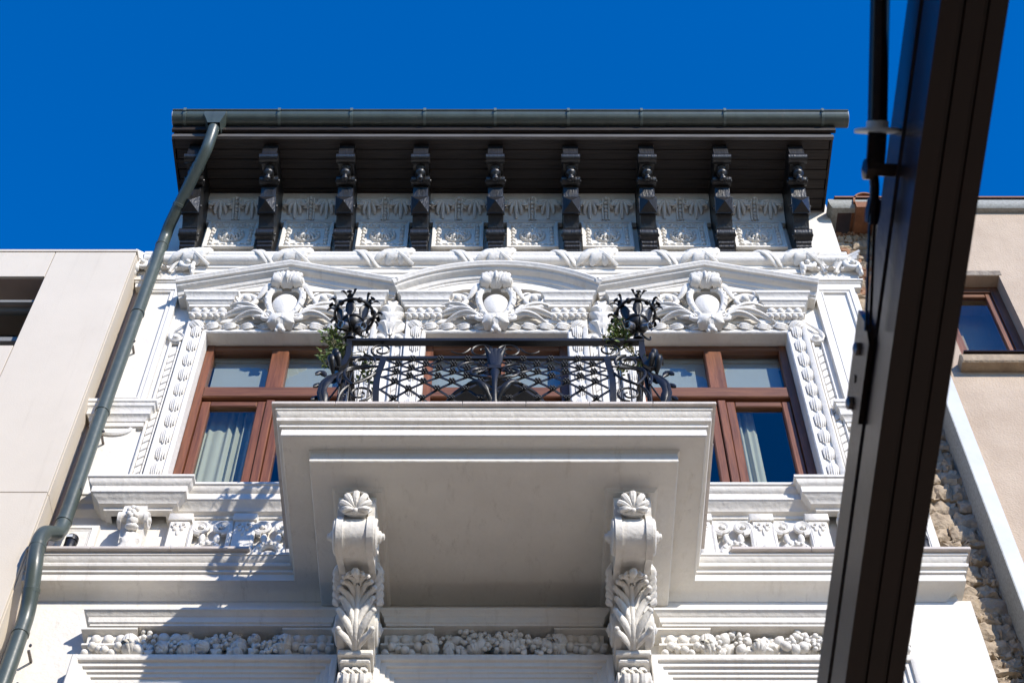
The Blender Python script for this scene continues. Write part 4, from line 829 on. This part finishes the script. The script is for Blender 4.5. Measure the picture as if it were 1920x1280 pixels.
    rput(MB().bar([(RB + s * 1.205, -1.455, 12.98), (RB + s * 1.195, -1.475, 12.85), (RB + s * 1.19, -1.485, 12.72), (RB + s * 1.215, -1.49, 12.58), (RB + s * 1.26, -1.53, 12.46)], 0.045, 0.03, (0, -1, 0)), 'corner_bracket')
# centre ornament
b = MB(); b.tube([lat(0, z) + nz(z) * 0.028 for z in np.linspace(11.80, 12.60, 22)], [0.042 - 0.022 * sin(pi * min(1, i / 14)) for i in range(22)], 10, flat=0.7)
for k in (-1, 0, 1): b.tube([lat(k * (0.012 + 0.03 * (i / 9) ** 2), 12.42 + 0.29 * i / 9) + nz(12.5) * (0.035 + 0.05 * (i / 9) ** 2) for i in range(10)], [0.022 + 0.022 * sin(pi * min(1, i / 9)) for i in range(10)], 7, flat=0.6)
b.obox(lat(0, 12.36) + nz(12.36) * 0.03, V3(1, 0, 0), V3(0, 0, 1), V3(0, -1, 0), 0.05, 0.022, 0.035); rput(b, 'centre_stem')
for s in (-1, 1):
    b = MB(); b.leaf([lat(s * (0.02 + 0.20 * (i / 11) ** 1.2), 11.88 + 0.22 * sin(pi * 0.62 * i / 11)) + nz(12.0) * (0.03 + 0.05 * sin(pi * i / 11)) for i in range(12)], (0, -1, -0.1), 0.032, lobes=3, depth=0.5, th=0.012, cup=0.4, flute=0.2); rput(b, 'centre_leaf')
    b = MB(); b.leaf([lat(s * (0.01 + 0.075 * (i / 8) ** 1.5), 12.45 + 0.25 * i / 8) + nz(12.5) * (0.03 + 0.09 * (i / 8) ** 2) for i in range(9)], (s * 0.5, -1, -0.1), 0.03, lobes=1, depth=0.1, th=0.01, cup=0.4); rput(b, 'centre_leaf')

# ---- crown lamps on the railing corners
def crown_lamp(x, label, rot):
    t = thing('crown_lamp', label, 'lamp', (x, -1.45, 12.985), 'iron crown lamps on the balcony railing')
    MB().lathe((0, 0, 0), (0, 0, 1), [(0.05, 0.0), (0.05, 0.015), (0.03, 0.03), (0.022, 0.06), (0.034, 0.08), (0.024, 0.10), (0.022, 0.16)], 12).build('pole', M_IRON, t, angle=45)
    MB().lathe((0, 0, 0.15), (0, 0, 1), [(0.022, 0.0), (0.06, 0.012), (0.085, 0.05), (0.092, 0.085), (0.105, 0.09), (0.105, 0.115), (0.09, 0.12), (0.082, 0.11), (0.0, 0.10)], 20).build('bowl', M_IRON, t, angle=45)
    ring = [(0.165 * cos(2 * pi * i / 32), 0.165 * sin(2 * pi * i / 32), 0.385) for i in range(32)]
    MB().tube(ring, 0.013, 6, N=(0, 0, 1), closed=True).build('ring', M_IRON, t, angle=60)
    for k in range(6):
        a = rot + k * pi / 3; d = V3(cos(a), sin(a), 0)
        P = [d * 0.10 + V3(0, 0, 0.24), d * 0.118 + V3(0, 0, 0.30), d * 0.14 + V3(0, 0, 0.35), d * 0.156 + V3(0, 0, 0.40), d * 0.175 + V3(0, 0, 0.445), d * 0.205 + V3(0, 0, 0.455), d * 0.225 + V3(0, 0, 0.43)]
        n_ = [d * 0.8 + V3(0, 0, -0.6)] * 5 + [d * 0.3 + V3(0, 0, 1)] * 2
        q = MB(); q.leaf(P, n_, 0.042, lobes=1, depth=0.25, th=0.008, cup=0.25, sweepf=0.1, wf=lambda s: (0.7 + 0.5 * sin(pi * min(1, s * 2.2))) if s < 0.5 else 0.62, rib=0)
        for sg in (-1, 1):
            sd_ = V3(-d[1], d[0], 0) * sg
            q.bar([P[3] + sd_ * 0.012, P[4] + sd_ * 0.03, P[4] + sd_ * 0.045 + d * 0.02 + V3(0, 0, 0.02), P[5] + sd_ * 0.055 + d * 0.01, P[6] + sd_ * 0.058], 0.022, 0.006, tuple(d * 0.5 + V3(0, 0, 0.8)))
        q.build('crown_leaf', M_IRON, t)
        MB().lathe(tuple(V3(0.165 * cos(a + pi / 6), 0.165 * sin(a + pi / 6), 0.385)), (cos(a + pi / 6), sin(a + pi / 6), 0), [(0.022, -0.02), (0.022, 0.012), (0.010, 0.022), (0, 0.024)], 8).build('stud', M_IRON, t)
        MB().tube(bez(tuple(d * 0.03 + V3(0, 0, 0.14)), tuple(d * 0.10 + V3(0, 0, 0.10)), tuple(d * 0.15 + V3(0, 0, 0.12)), tuple(d * 0.14 + V3(0, 0, 0.18)), 8), taper(0.012, 0.008, 8), 6).build('scroll', M_IRON, t)
    for a in (-2.4, -0.6):
        d = V3(cos(a), sin(a), -0.55); c = V3(0.06 * cos(a), 0.06 * sin(a), 0.155)
        q = MB().lathe(c, d, [(0.02, -0.02), (0.034, 0.0), (0.034, 0.07), (0.03, 0.07), (0.026, 0.05), (0.0, 0.05)], 12).build('spotlight', M_LENS, t, angle=40)
crown_lamp(RB - 1.195, 'black iron crown lamp on the left corner of the balcony railing', 0.35)
crown_lamp(RB + 1.18, 'black iron crown lamp on the right corner of the balcony railing', 0.62)

# ---- trailing plants beside the lamps
def plant(x, label, spots, seed):
    random.seed(seed); t = thing('trailing_plant', label, 'plant', (x, -1.43, 12.72), 'small trailing plants on the railing')
    fl = MB(); stm = MB()
    for (dx, dy, dz, r, n, hang) in spots:
        for _ in range(max(2, n // 9)):
            a = (dx + random.gauss(0, r * 0.5), dy + random.gauss(0, r * 0.4), dz + r * 0.4); stm.tube(bez((0, 0, 0.0), (dx * 0.4, dy * 0.4, dz * 0.6 + 0.1), (a[0], a[1], a[2] + 0.06), (a[0] + random.gauss(0, 0.03), a[1] - 0.02, a[2] - hang * random.random()), 8), 0.004, 4)
        for _ in range(int(n * 1.5)):
            c = V3(dx + random.gauss(0, r * 0.55), dy + random.gauss(0, r * 0.5), dz + random.gauss(0, r * 0.75) - hang * 0.4 * random.random())
            d = unit(V3(random.gauss(0, 1), random.gauss(0, 1), random.gauss(-0.3, 0.7))); nn_ = unit(np.cross(d, V3(random.gauss(0, 1), random.gauss(0, 1), random.gauss(0, 1)))); sd_ = np.cross(d, nn_); L_ = random.uniform(0.034, 0.064)
            fl.add([c, c + d * L_ * 0.45 + sd_ * L_ * 0.27 - nn_ * L_ * 0.05, c + d * L_, c + d * L_ * 0.45 - sd_ * L_ * 0.27 - nn_ * L_ * 0.05, c + d * L_ * 0.45 + nn_ * L_ * 0.06], [(0, 1, 4), (1, 2, 4), (2, 3, 4), (3, 0, 4)])
    fl.build('foliage', M_LEAF, t, smooth=False); stm.build('stem', mat('plant_stem', (0.10, 0.09, 0.03), 0.7), t)
plant(RB - 1.30, 'green trailing plant hanging below the left crown lamp', [(-0.05, 0, 0.38, 0.07, 75, 0.1), (0.0, 0, 0.17, 0.08, 80, 0.15), (-0.08, 0.0, 0.05, 0.06, 30, 0.05), (0.24, 0.05, 0.10, 0.04, 26, 0.05), (0.28, 0.05, -0.14, 0.06, 30, 0.05)], 5)
plant(RB + 1.15, 'green trailing plant climbing left of the right crown lamp', [(-0.15, 0, 0.50, 0.06, 50, 0.1), (-0.10, 0, 0.36, 0.075, 80, 0.1), (-0.19, 0, 0.30, 0.06, 50, 0.1), (0.0, 0.03, 0.10, 0.05, 24, 0.2), (-0.10, 0.05, 0.02, 0.04, 14, 0.2), (0.09, -0.02, -0.06, 0.045, 34, 0.1)], 9)

# ---- bistro table on the balcony
tb = thing('round_table', 'round black table on the balcony behind the lattice', 'table', (0.012, -0.93, 11.803))
MB().lathe((0, 0, 0), (0, 0, 1), [(0.44, 0.70), (0.465, 0.705), (0.47, 0.72), (0.465, 0.735), (0.0, 0.738)], 48).build('table_top', M_IRON, tb, angle=40)
MB().lathe((0, 0, 0), (0, 0, 1), [(0.03, 0.03), (0.03, 0.30), (0.05, 0.33), (0.03, 0.36), (0.03, 0.69)], 12).build('pedestal', M_IRON, tb)
for k in range(3): a = k * 2.094; MB().tube(bez((0, 0, 0.2), (0.1 * cos(a), 0.1 * sin(a), 0.16), (0.25 * cos(a), 0.25 * sin(a), 0.12), (0.30 * cos(a), 0.30 * sin(a), 0.0), 8), 0.016, 6, N=(0, 0, 1)).build('leg', M_IRON, tb)

# ================================================================ gutter, pipe, small fittings
M_STRAP = mat('green_strap_metal', (0.10, 0.13, 0.12), 0.4, 0.1, 9.0)
gu = thing('roof_gutter', 'dark green half-round gutter along the black wooden eaves', 'gutter', (0.14, -0.985, 17.93))
GX0, GX1 = -3.555 - 0.14, 3.83 - 0.14; gz = 0.155
gp = [(0.098 * cos(a), 0.098 * sin(a)) for a in [pi * i / 16 for i in range(17)]]
m_ = MB(); pr = [(-y, gz - z) for y, z in gp]; inner = [(y * 0.93, z * 0.93) for y, z in pr]
poly = pr + list(reversed(inner)); m_.prism(poly, lambda a, b, h: (h, a, b), GX0, GX1)
gb = m_.build('trough', M_GREEN, gu, angle=30)
MB().tube([(GX0, -0.102, gz + 0.004), (GX1, -0.102, gz + 0.004)], 0.013, 8, N=(0, 0, 1)).build('rolled_lip', M_GREEN, gu)
for x in (GX0, GX1): MB().prism(pr, lambda a, b, h: (h, a, b), x - 0.004, x + 0.004).build('end_cap', M_FLASH, gu, smooth=False)
for x in (-3.42, -2.39, -1.60, -0.80, -0.03, 0.77, 1.57, 2.48, 3.55):
    q = MB(); sp = [(0.110 * cos(a), 0.110 * sin(a)) for a in [-0.15 + (pi + 0.3) * i / 18 for i in range(19)]]; o = [(-y, gz - z) for y, z in sp]; i_ = [(y * 0.9, gz + (z - gz) * 0.9) for y, z in o]
    q.prism(o + list(reversed(i_)), lambda a, b, h: (h, a, b), x - 0.14 - 0.015, x - 0.14 + 0.015); q.box(x - 0.155, x - 0.125, -0.122, -0.095, gz - 0.03, gz + 0.022); q.build('strap', M_STRAP, gu, angle=30)
dp = thing('downpipe', 'dark green round downpipe running down the left edge of the white house', 'pipe', (-3.58, -0.14, 0))
PO = (3.58, 0.14, 0)
ctrl = [(-3.08, -0.985, 17.975), (-3.085, -0.98, 17.85), (-3.10, -0.94, 17.69), (-3.14, -0.86, 17.53), (-3.49, -0.28, 17.00), (-3.53, -0.19, 16.90), (-3.54, -0.172, 16.76), (-3.56, -0.172, 14.0), (-3.56, -0.172, 12.14), (-3.573, -0.20, 12.02), (-3.60, -0.27, 11.94), (-3.62, -0.33, 11.86), (-3.625, -0.362, 11.74), (-3.612, -0.365, 11.58), (-3.595, -0.345, 11.44), (-3.59, -0.27, 11.27), (-3.592, -0.20, 11.12), (-3.595, -0.172, 10.97), (-3.595, -0.172, 0.05)]
def catmull(P, sub=6):
    P = [V3(p) for p in P]; out = []
    for i in range(len(P) - 1):
        p0, p1, p2, p3 = P[max(i - 1, 0)], P[i], P[i + 1], P[min(i + 2, len(P) - 1)]
        L_ = np.linalg.norm(p2 - p1); t1 = unit(p2 - p0) * L_ * 0.33; t2 = unit(p3 - p1) * L_ * 0.33
        out += bez(p1, p1 + t1, p2 - t2, p2, sub)[:-1]
    return out + [P[-1]]
pipe = catmull(ctrl)
MB().tube(pipe, 0.063, 18, N=(0.02, 1, 0.05)).build('pipe', M_GREEN, dp, PO, 50)
ot = MB(); rings = []
for (hx, hy, z_) in ((0.118, 0.104, 17.93), (0.118, 0.114, 17.87), (0.112, 0.112, 17.83), (0.078, 0.080, 17.765), (0.067, 0.067, 17.73)): rings.append([(-3.08 + hx * i, -0.985 + hy * j, z_ + 0.13) for i, j in ((-1, -1), (-0.6, -1), (0.6, -1), (1, -1), (1, 1), (-1, 1))])
ot.add(sum(rings, []), [(r * 6 + k, r * 6 + (k + 1) % 6, (r + 1) * 6 + (k + 1) % 6, (r + 1) * 6 + k) for r in range(4) for k in range(6)]); ot.build('outlet', M_GREEN, dp, PO, 40)
def collar(c, d, r=0.069, h=0.02): MB().lathe(c, d, [(r - 0.006, -h), (r, -h + 0.004), (r, h - 0.004), (r - 0.006, h)], 18).build('collar', M_GREEN, dp, PO, 40)
for (z, x) in ((16.72, -3.541), (15.4, -3.55), (13.75, -3.56), (12.20, -3.56), (10.88, -3.595)): collar((x, -0.172, z), (0, 0, 1))
collar((-3.14 - 0.35 * 0.2, -0.86 + 0.58 * 0.2, 17.53 - 0.53 * 0.2), unit(V3(-0.35, 0.58, -0.53))); collar((-3.14 - 0.35 * 0.75, -0.86 + 0.58 * 0.75, 17.53 - 0.53 * 0.75), unit(V3(-0.35, 0.58, -0.53))); collar((-3.62, -0.363, 11.66), (0, 0, 1)); collar((-3.59, -0.26, 11.26), unit(V3(0, 0.5, -0.86)))
for z in (14.9, 13.45, 10.75, 10.35):
    q = MB(); q.box(-3.52, -3.50, -0.12, 0.0, z - 0.008, z + 0.008); q.ell((-3.488, -0.172, z), (0.013, 0.013, 0.016), 6, 4); q.build('wall_clip', M_GALV, dp, PO)
def spot(x, label):
    t = thing('spotlight', label, 'spotlight', (x, -0.155, 11.80), 'black spotlights on the cornice')
    MB().lathe((0, 0, 0.0), (0.03, 0, 1), [(0.048, 0.03), (0.05, 0.04), (0.05, 0.15), (0.046, 0.16), (0.0, 0.16)], 16).build('housing', M_IRON, t, angle=40)
    MB().lathe((0, 0, 0.0), (0.03, 0, 1), [(0.052, 0.162), (0.053, 0.18), (0.051, 0.215), (0.042, 0.218), (0.0, 0.205)], 16).build('hood', M_IRON, t, angle=40)
    MB().box(-0.02, 0.02, -0.015, 0.02, 0.0, 0.035).build('foot', M_GALV, t)
    MB().tube(bez((-0.02, 0, 0.02), (-0.07, 0.01, 0.02), (-0.10, 0.03, 0.0), (-0.16, 0.06, 0.006), 8), 0.006, 5).build('cable', M_IRON, t)
    MB().box(-0.03, 0.02, -0.0535, -0.051, 0.17, 0.20).build('rating_label', M_FLASH, t)
spot(-3.455, 'small black spotlight on the cornice beside the downpipe'); spot(3.50, 'small black spotlight on the cornice right of the brown beam')

# ---- curtains and blinds behind the panes
def curtain(x0, x1, z0, z1, label, folds, amp=0.03, gather=0.0, y=0.34):
    nx = 60; nzv = 10; q = MB(); vs = []
    for j in range(nzv + 1):
        t = j / nzv; z = z0 + (z1 - z0) * t
        for i in range(nx + 1):
            s = i / nx; w_ = 1 - gather * (1 - t) ** 1.5; x = x0 + (x1 - x0) * s * w_
            vs.append((x, y + amp * sin(s * folds * 2 * pi + 1.6 * sin(s * 8.3) + 0.5 * t * sin(s * 13)) * (0.55 + 0.45 * sin(s * 11 + 1 + t)) - 0.012 * (1 - t), z))
    n = nx + 1; q.add(vs, [(j * n + i, j * n + i + 1, (j + 1) * n + i + 1, (j + 1) * n + i) for j in range(nzv) for i in range(nx)])
    q.add([(v[0], v[1] + 0.003, v[2]) for v in vs], [(j * n + i, (j + 1) * n + i, (j + 1) * n + i + 1, j * n + i + 1) for j in range(nzv) for i in range(nx)])
    return tag(q.build('curtain', M_CURT, None, angle=80), label, 'curtain', 'curtains behind the upper windows')
curtain(-2.80, -2.15, 12.62, 14.55, 'pleated pale curtain behind the left casement of the left window', 9, 0.035)
curtain(1.46, 1.80, 12.62, 14.55, 'pale curtain behind the inner casement of the right window', 6, 0.03)
curtain(2.16, 2.46, 12.62, 14.55, 'pale curtain gathered behind the outer casement of the right window', 4, 0.035)
for c, nm in zip(WC, ('left', 'middle', 'right')):
    b = MB(); b.box(c - 0.65, c + 0.65, 0.262, 0.266, 14.40, 15.17); b.box(c - 0.66, c + 0.66, 0.24, 0.28, 15.15, 15.21)
    tag(b.build('roller_blind', M_BLIND, None), 'grey blind behind the upper panes of the %s upper window' % nm, 'blind', 'blinds in the upper windows')
# ================================================================ left neighbour: stone-clad block
lb = thing('stone_clad_block', 'beige stone-clad modern building left of the downpipe', 'building', (-5.5, -0.26, 0))
LO = (5.5, 0.26, 0); LY = -0.26
core = MB(); wall_cut(core, -11.0, -3.765, 0, 16.40, [(-6.6, -4.585, 14.70, 15.95)], LY + 0.035, 0.5); core.box(-11, -3.765, 0.5, 6, 0, 16.40)
core.build('wall', M_TANSIDE, lb, LO)
def panel(x0, x1, z0, z1): MB().bbox(x0 + 0.004, x1 - 0.004, LY, LY + 0.033, z0 + 0.004, z1 - 0.004, 0.003).build('cladding_panel', M_TAN, lb, LO)
for z0, z1 in ((12.48, 16.44), (8.5, 12.48), (4.5, 8.5), (0.3, 4.5)): panel(-4.585, -3.745, z0, z1)
panel(-6.6, -4.585, 15.95, 16.44); panel(-11, -6.6, 12.48, 16.44)
for z0, z1 in ((12.48, 14.70), (8.5, 12.48), (4.5, 8.5), (0.3, 4.5)): panel(-6.6, -4.585, z0, z1)
for z0, z1 in ((8.5, 12.48), (4.5, 8.5), (0.3, 4.5)): panel(-11, -6.6, z0, z1)
for z0, z1 in ((12.48, 16.44), (8.5, 12.48), (4.5, 8.5), (0.3, 4.5)): MB().box(-3.764, -3.742, LY + 0.0345, 0.5, z0 + 0.004, z1 - 0.004).build('cladding_panel', M_TAN, lb, LO)
MB().box(-11, -3.735, LY - 0.01, 0.5, 16.441, 16.475).build('coping', M_TAN, lb, LO)
wn = MB().box(-6.6, -4.65, 0.10, 0.16, 14.70, 14.78); wn.box(-6.6, -4.65, 0.10, 0.16, 15.87, 15.95); wn.box(-4.65, -4.586, 0.10, 0.16, 14.70, 15.95)
wn = wn.build('window', M_ALU, lb, LO)
MB().box(-6.6, -4.65, 0.13, 0.14, 14.78, 15.87).build('pane', M_GLASS, wn)
MB().box(-6.6, -4.65, 0.09, 0.15, 15.30, 15.37).build('transom', M_ALU, wn)
MB().box(-6.6, -4.60, -0.10, -0.06, 15.72, 15.76).build('shade_rail', M_ALU, wn)
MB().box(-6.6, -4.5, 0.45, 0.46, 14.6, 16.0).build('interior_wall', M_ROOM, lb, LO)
tag(MB().box(-3.9, -3.652, 0.02, 0.9, 0, 16.30).build('filler_strip', M_TANSIDE, None), 'brown rendered strip between the stone-clad building and the downpipe', 'wall')

# ================================================================ party wall of rubble and brick
pw_ = thing('rubble_party_wall', 'rough rubble and brick wall strip right of the white house', 'wall', (3.95, 0.3, 0))
PWO = (-3.95, -0.3, 0)
MB().box(3.70, 4.30, 0.235, 3.0, 0, 17.66).build('mortar_core', M_MORTAR, pw_, PWO)
random.seed(21)
def stone(x0, x1, z0, z1, y, m):
    nx, nz_ = 6, 5; vs = []; jit = 0.016
    for j in range(nz_ + 1):
        for i in range(nx + 1):
            a, b = i / nx, j / nz_; e = (4 * a * (1 - a)) * (4 * b * (1 - b)); edge = (i in (0, nx)) + (j in (0, nz_))
            vs.append((x0 + (x1 - x0) * a + random.uniform(-jit, jit), y - 0.02 * min(1, e * 2.2) + random.uniform(-0.020, 0.016) + (0.006 if edge else 0), z0 + (z1 - z0) * b + random.uniform(-jit, jit)))
    n = nx + 1; fs = [(j * n + i, j * n + i + 1, (j + 1) * n + i + 1, (j + 1) * n + i) for j in range(nz_) for i in range(nx)]
    o = len(vs); cs = (0, nx, (nz_ + 1) * n - 1, nz_ * n)
    for k in cs: vs.append((vs[k][0], y + 0.12, vs[k][2]))
    bot = list(range(0, n)); rgt = [j * n + nx for j in range(nz_ + 1)]; topr = [nz_ * n + i for i in range(nx, -1, -1)]; lft = [j * n for j in range(nz_, -1, -1)]
    fs += [tuple(reversed(bot)) + (o, o + 1), tuple(reversed(rgt)) + (o + 1, o + 2), tuple(reversed(topr)) + (o + 2, o + 3), tuple(reversed(lft)) + (o + 3, o)]
    return MB().add(vs, fs).build('stone' if m is not M_BRICK else 'brick', m, pw_, PWO, 40)
z = 9.2
while z < 17.6:
    brick = z > 15.6
    h = random.uniform(0.075, 0.10) if brick and random.random() < 0.65 else random.choice((0.07, 0.11, 0.16, 0.22)) + random.uniform(-0.02, 0.04)
    x = (3.80 if z < 11.44 else 3.70) + random.uniform(-0.02, 0.03)
    while x < 4.20:
        w_ = random.uniform(0.08, 0.30); m = M_BRICK if (brick and h < 0.105 and random.random() < 0.7) else M_STONE
        stone(x, x + w_, z, z + h, 0.205 + random.uniform(-0.018, 0.018), m); x += w_ - 0.004
    z += h - 0.004

# ================================================================ right neighbour: beige stucco house
rb = thing('beige_stucco_house', 'beige stucco house with a brown window on the far right', 'building', (7, -0.05, 0))
RO2 = (-7, 0.05, 0); RY = -0.05
wl = MB(); wall_cut(wl, 4.30, 12.0, 0, 17.66, [(4.50, 5.22, 14.72, 16.33)], RY, 0.45); wl.box(4.31, 12, 0.45, 7, 0, 17.64); wl.build('wall', M_STUCCO, rb, RO2)
MB().box(4.165, 4.298, RY - 0.035, RY - 0.02, 0, 17.6).build('corner_flashing', M_FLASH, rb, RO2)
MB().box(4.155, 4.164, RY - 0.035, 0.33, 0, 17.6).build('flashing_return', M_FLASHS, rb, RO2); MB().box(4.166, 4.298, RY - 0.018, 0.4, 0, 17.6).build('corner_filler', M_MORTAR, rb, RO2)
wn = MB().box(4.50, 4.59, 0.09, 0.17, 14.72, 16.33); wn.box(5.13, 5.22, 0.09, 0.17, 14.72, 16.33); wn = wn.build('window', M_WOODV, rb, RO2)
MB().box(4.591, 5.129, 0.092, 0.17, 16.23, 16.33).build('head', M_WOODH, wn); MB().box(4.591, 5.129, 0.092, 0.17, 14.72, 14.81).build('bottom_rail', M_WOODH, wn)
for x in (4.592, 5.068): MB().bbox(x, x + 0.06, 0.11, 0.165, 14.812, 16.228).build('sash_stile', M_WOODV, wn)
for zz in (14.812, 16.168): MB().bbox(4.653, 5.067, 0.112, 0.165, zz, zz + 0.06).build('sash_rail', M_WOODH, wn)
MB().box(4.653, 5.067, 0.135, 0.142, 14.873, 16.167).build('pane', M_GLASS, wn, smooth=False)
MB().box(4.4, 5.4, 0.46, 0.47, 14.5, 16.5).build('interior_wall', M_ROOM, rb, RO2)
MB().bbox(4.42, 5.40, RY - 0.13, RY + 0.10, 14.56, 14.69, 0.015).build('sill', mat('sandstone_sill', (0.40, 0.31, 0.21), 0.9, 0, 8, 0.6, 30, col2=(0.24, 0.18, 0.12)), rb, RO2)
MB().box(4.46, 5.34, RY - 0.15, 0.12, 14.70, 14.716).build('sill_sheet', M_STEEL, rb, RO2)
MB().box(4.47, 5.25, RY - 0.004, RY + 0.02, 16.335, 16.42).build('lintel_patch', M_MORTAR, rb, RO2)
MB().sweep([(3.76, 0.2), (3.76, RY), (12.0, RY)], [(0, 17.66), (0.06, 17.665), (0.09, 17.70), (0.10, 17.76), (0.095, 17.80), (0, 17.81)], PLAN).build('eaves_gutter', M_FLASHS, rb, RO2)
MB().add([(3.74, RY - 0.12, 17.83), (12, RY - 0.12, 17.83), (12, 4, 19.6), (3.74, 4, 19.6), (3.74, RY - 0.12, 17.80), (12, RY - 0.12, 17.80)], [(0, 1, 2, 3), (0, 4, 5, 1)]).build('roof', M_TILE, rb, RO2, smooth=False)
rt_ = MB(); o = [(0.15 * cos(a), 0.22 * sin(a)) for a in [pi * i / 14 for i in range(15)]]; i_ = [(x * 0.86, z_ * 0.9) for x, z_ in o]
rt_.prism(o + list(reversed(i_)), lambda a, b, h: (4.08 + a, h, 17.70 + b), -0.17, 0.5); rt_.box(3.95, 4.21, -0.16, 0.3, 17.60, 17.72)
tag(rt_.build('ridge_tile', M_TERRA, None, angle=30), 'rusty half-round terracotta tile on top of the party wall', 'roof tile')

# ================================================================ awning rafter and its hanger in the near foreground
A0, A1 = V3(0.9168, -6.1746, 4.4041), V3(0.9854, -7.7432, 4.7249); B0, B1 = V3(1.0537, -6.1748, 4.4039), V3(1.1321, -7.7434, 4.7248)
e1 = unit(A1 - A0); e2 = unit((B0 - A0) - e1 * ((B0 - A0) @ e1)); e3 = unit(np.cross(e2, e1)); e3 = e3 if e3[2] > 0 else -e3
LEN = np.linalg.norm(A1 - A0); WB = float((B0 - A0) @ e2)
bm = thing('awning_rafter', 'dark brown steel awning rafter crossing the near right foreground', 'beam', tuple(A0))
ra = lambda a, b, h: tuple(e2 * a + e3 * b + e1 * h)
sec = [(0, 0), (WB * 0.30, 0), (WB * 0.32, 0.008), (WB * 0.36, 0.008), (WB * 0.38, 0), (WB * 0.66, 0), (WB * 0.68, 0.006), (WB * 0.71, 0.006), (WB * 0.73, 0), (WB, 0), (WB, 0.27), (0, 0.27), (0, 0.165), (0.012, 0.16), (0.012, 0.135), (0, 0.13)]
MB().prism(sec, ra, -0.6, LEN + 0.7).build('beam', M_STEEL, bm, smooth=False)
pl_ = MB(); tt = lambda y: LEN * (1280 - y) / 1280
pl_.prism([(tt(800), 0.15), (tt(640), 0.15), (tt(618), 0.20), (tt(618), 0.29), (tt(800), 0.29)], lambda a, b, h: ra(h, b, a), -0.014, -0.001); pl_.build('splice_plate', M_STEEL, bm, smooth=False)
for y, r in ((678, 0.017), (788, 0.017), (738, 0.010)): MB().lathe(ra(-0.015, 0.235, tt(y)), tuple(-e2), [(r, 0), (r, 0.008 if r > 0.012 else 0.002), (r * 0.6, 0.012 if r > 0.012 else 0.002), (0, 0.013 if r > 0.012 else 0.002)], 6 if r > 0.012 else 10).build('bolt', M_GALV if r > 0.012 else M_STEEL, bm)
D0 = V3(0.9302, -7.3831, 4.8701); D1 = V3(0.9381, -7.8800, 5.1758)
hr = thing('hanger_rod', 'brown hanger rod with round flange bolted beside the awning rafter', 'rod', tuple(D0)); HO = tuple(-D0)
ax = unit(D1 - D0)
MB().tube([tuple(D0), tuple(D1)], 0.0215, 16, N=tuple(e2)).build('rod', M_STEEL, hr, HO)
MB().lathe(D0, ax, [(0.05, -0.004), (0.05, 0.003), (0.024, 0.004), (0.024, 0.02)], 28).build('flange', M_FLASH, hr, HO, 30)  # paler metal than the rod stands in for light on the flange's underside
E_ = V3(0.9245, -7.3122, 4.8230)
MB().bar([tuple(D0 - ax * 0.005), tuple(V3(0.9279, -7.3442, 4.8443)), tuple(E_)], 0.04, 0.012, tuple(e3)).build('clevis_plate', M_STEEL, hr, HO)
MB().lathe(E_, e2, [(0.0, -0.028), (0.016, -0.026), (0.026, -0.022), (0.026, -0.004), (0.016, -0.003), (0.016, 0.05)], 6).build('nut', M_STEEL, hr, HO, 30)
MB().tube([tuple(E_ + e3 * 0.02), tuple(V3(0.9289, -7.2716, 4.8201)), tuple(V3(0.9298, -7.1933, 4.7921))], 0.011, 10, N=tuple(e2)).build('turnbuckle', M_STEEL, hr, HO)
MB().lathe(V3(0.9298, -7.2179, 4.8084), e1, [(0.0, -0.03), (0.016, -0.025), (0.018, 0.0), (0.016, 0.025), (0.0, 0.03)], 8).build('lock_nut', M_STEEL, hr, HO)
for wa, wb in ((V3(0.9228, -7.2031, 4.7987), V3(0.9221, -6.9750, 4.6952)), (V3(0.9334, -7.2032, 4.7986), V3(0.9328, -6.9750, 4.6952))): MB().tube([tuple(wa), tuple(wb)], 0.0035, 6, N=tuple(e2)).build('wire', M_STEEL, hr, HO)
# ================================================================ the house across the street (behind the camera; the awning hangs on it)
op_ = thing('opposite_house', 'plain ochre house across the street behind the awning', 'building', (0, -11.6, 0))
OO = (0, 11.6, 0); OY = -11.6; ops = []
for k in range(5): ops.append((-12.6 + k * 3.6, -11.2 + k * 3.6))
w = MB(); z0 = 0.0
for zb in (0.6, 4.6, 8.4, 12.2):
    wall_cut(w, -16, 3.9, z0, zb + 2.9, [(a, b, zb, zb + 2.1) for a, b in ops], OY - 0.4, OY); z0 = zb + 2.9
w.box(-16, 3.9, OY - 9, OY - 0.41, 0, 15.0); M_OCH = mat('ochre_render', (0.55, 0.46, 0.34), 0.85, 0.1, 1.5, 0.2, 40)
w.build('wall', M_OCH, op_, OO)
w = MB().add([(-16.3, OY + 0.5, 15.05), (4.2, OY + 0.5, 15.05), (4.2, OY - 4.7, 17.2), (-16.3, OY - 4.7, 17.2), (-16.3, OY - 9.6, 15.05), (4.2, OY - 9.6, 15.05)], [(0, 1, 2, 3), (3, 2, 5, 4), (0, 4, 5, 1)]).build('roof', M_TILE, op_, OO, smooth=False)
for zb in (0.6, 4.6, 8.4, 12.2):
    for a, b in ops:
        q = MB().box(a, a + 0.08, OY - 0.2, OY - 0.12, zb, zb + 2.1); q.box(b - 0.08, b, OY - 0.2, OY - 0.12, zb, zb + 2.1); q.box((a + b) / 2 - 0.04, (a + b) / 2 + 0.04, OY - 0.2, OY - 0.12, zb, zb + 2.1); q = q.build('window', M_WOODV, op_, OO)
        MB().box(a + 0.081, b - 0.081, OY - 0.17, OY - 0.16, zb, zb + 2.1).build('pane', M_GLASS, q, smooth=False)
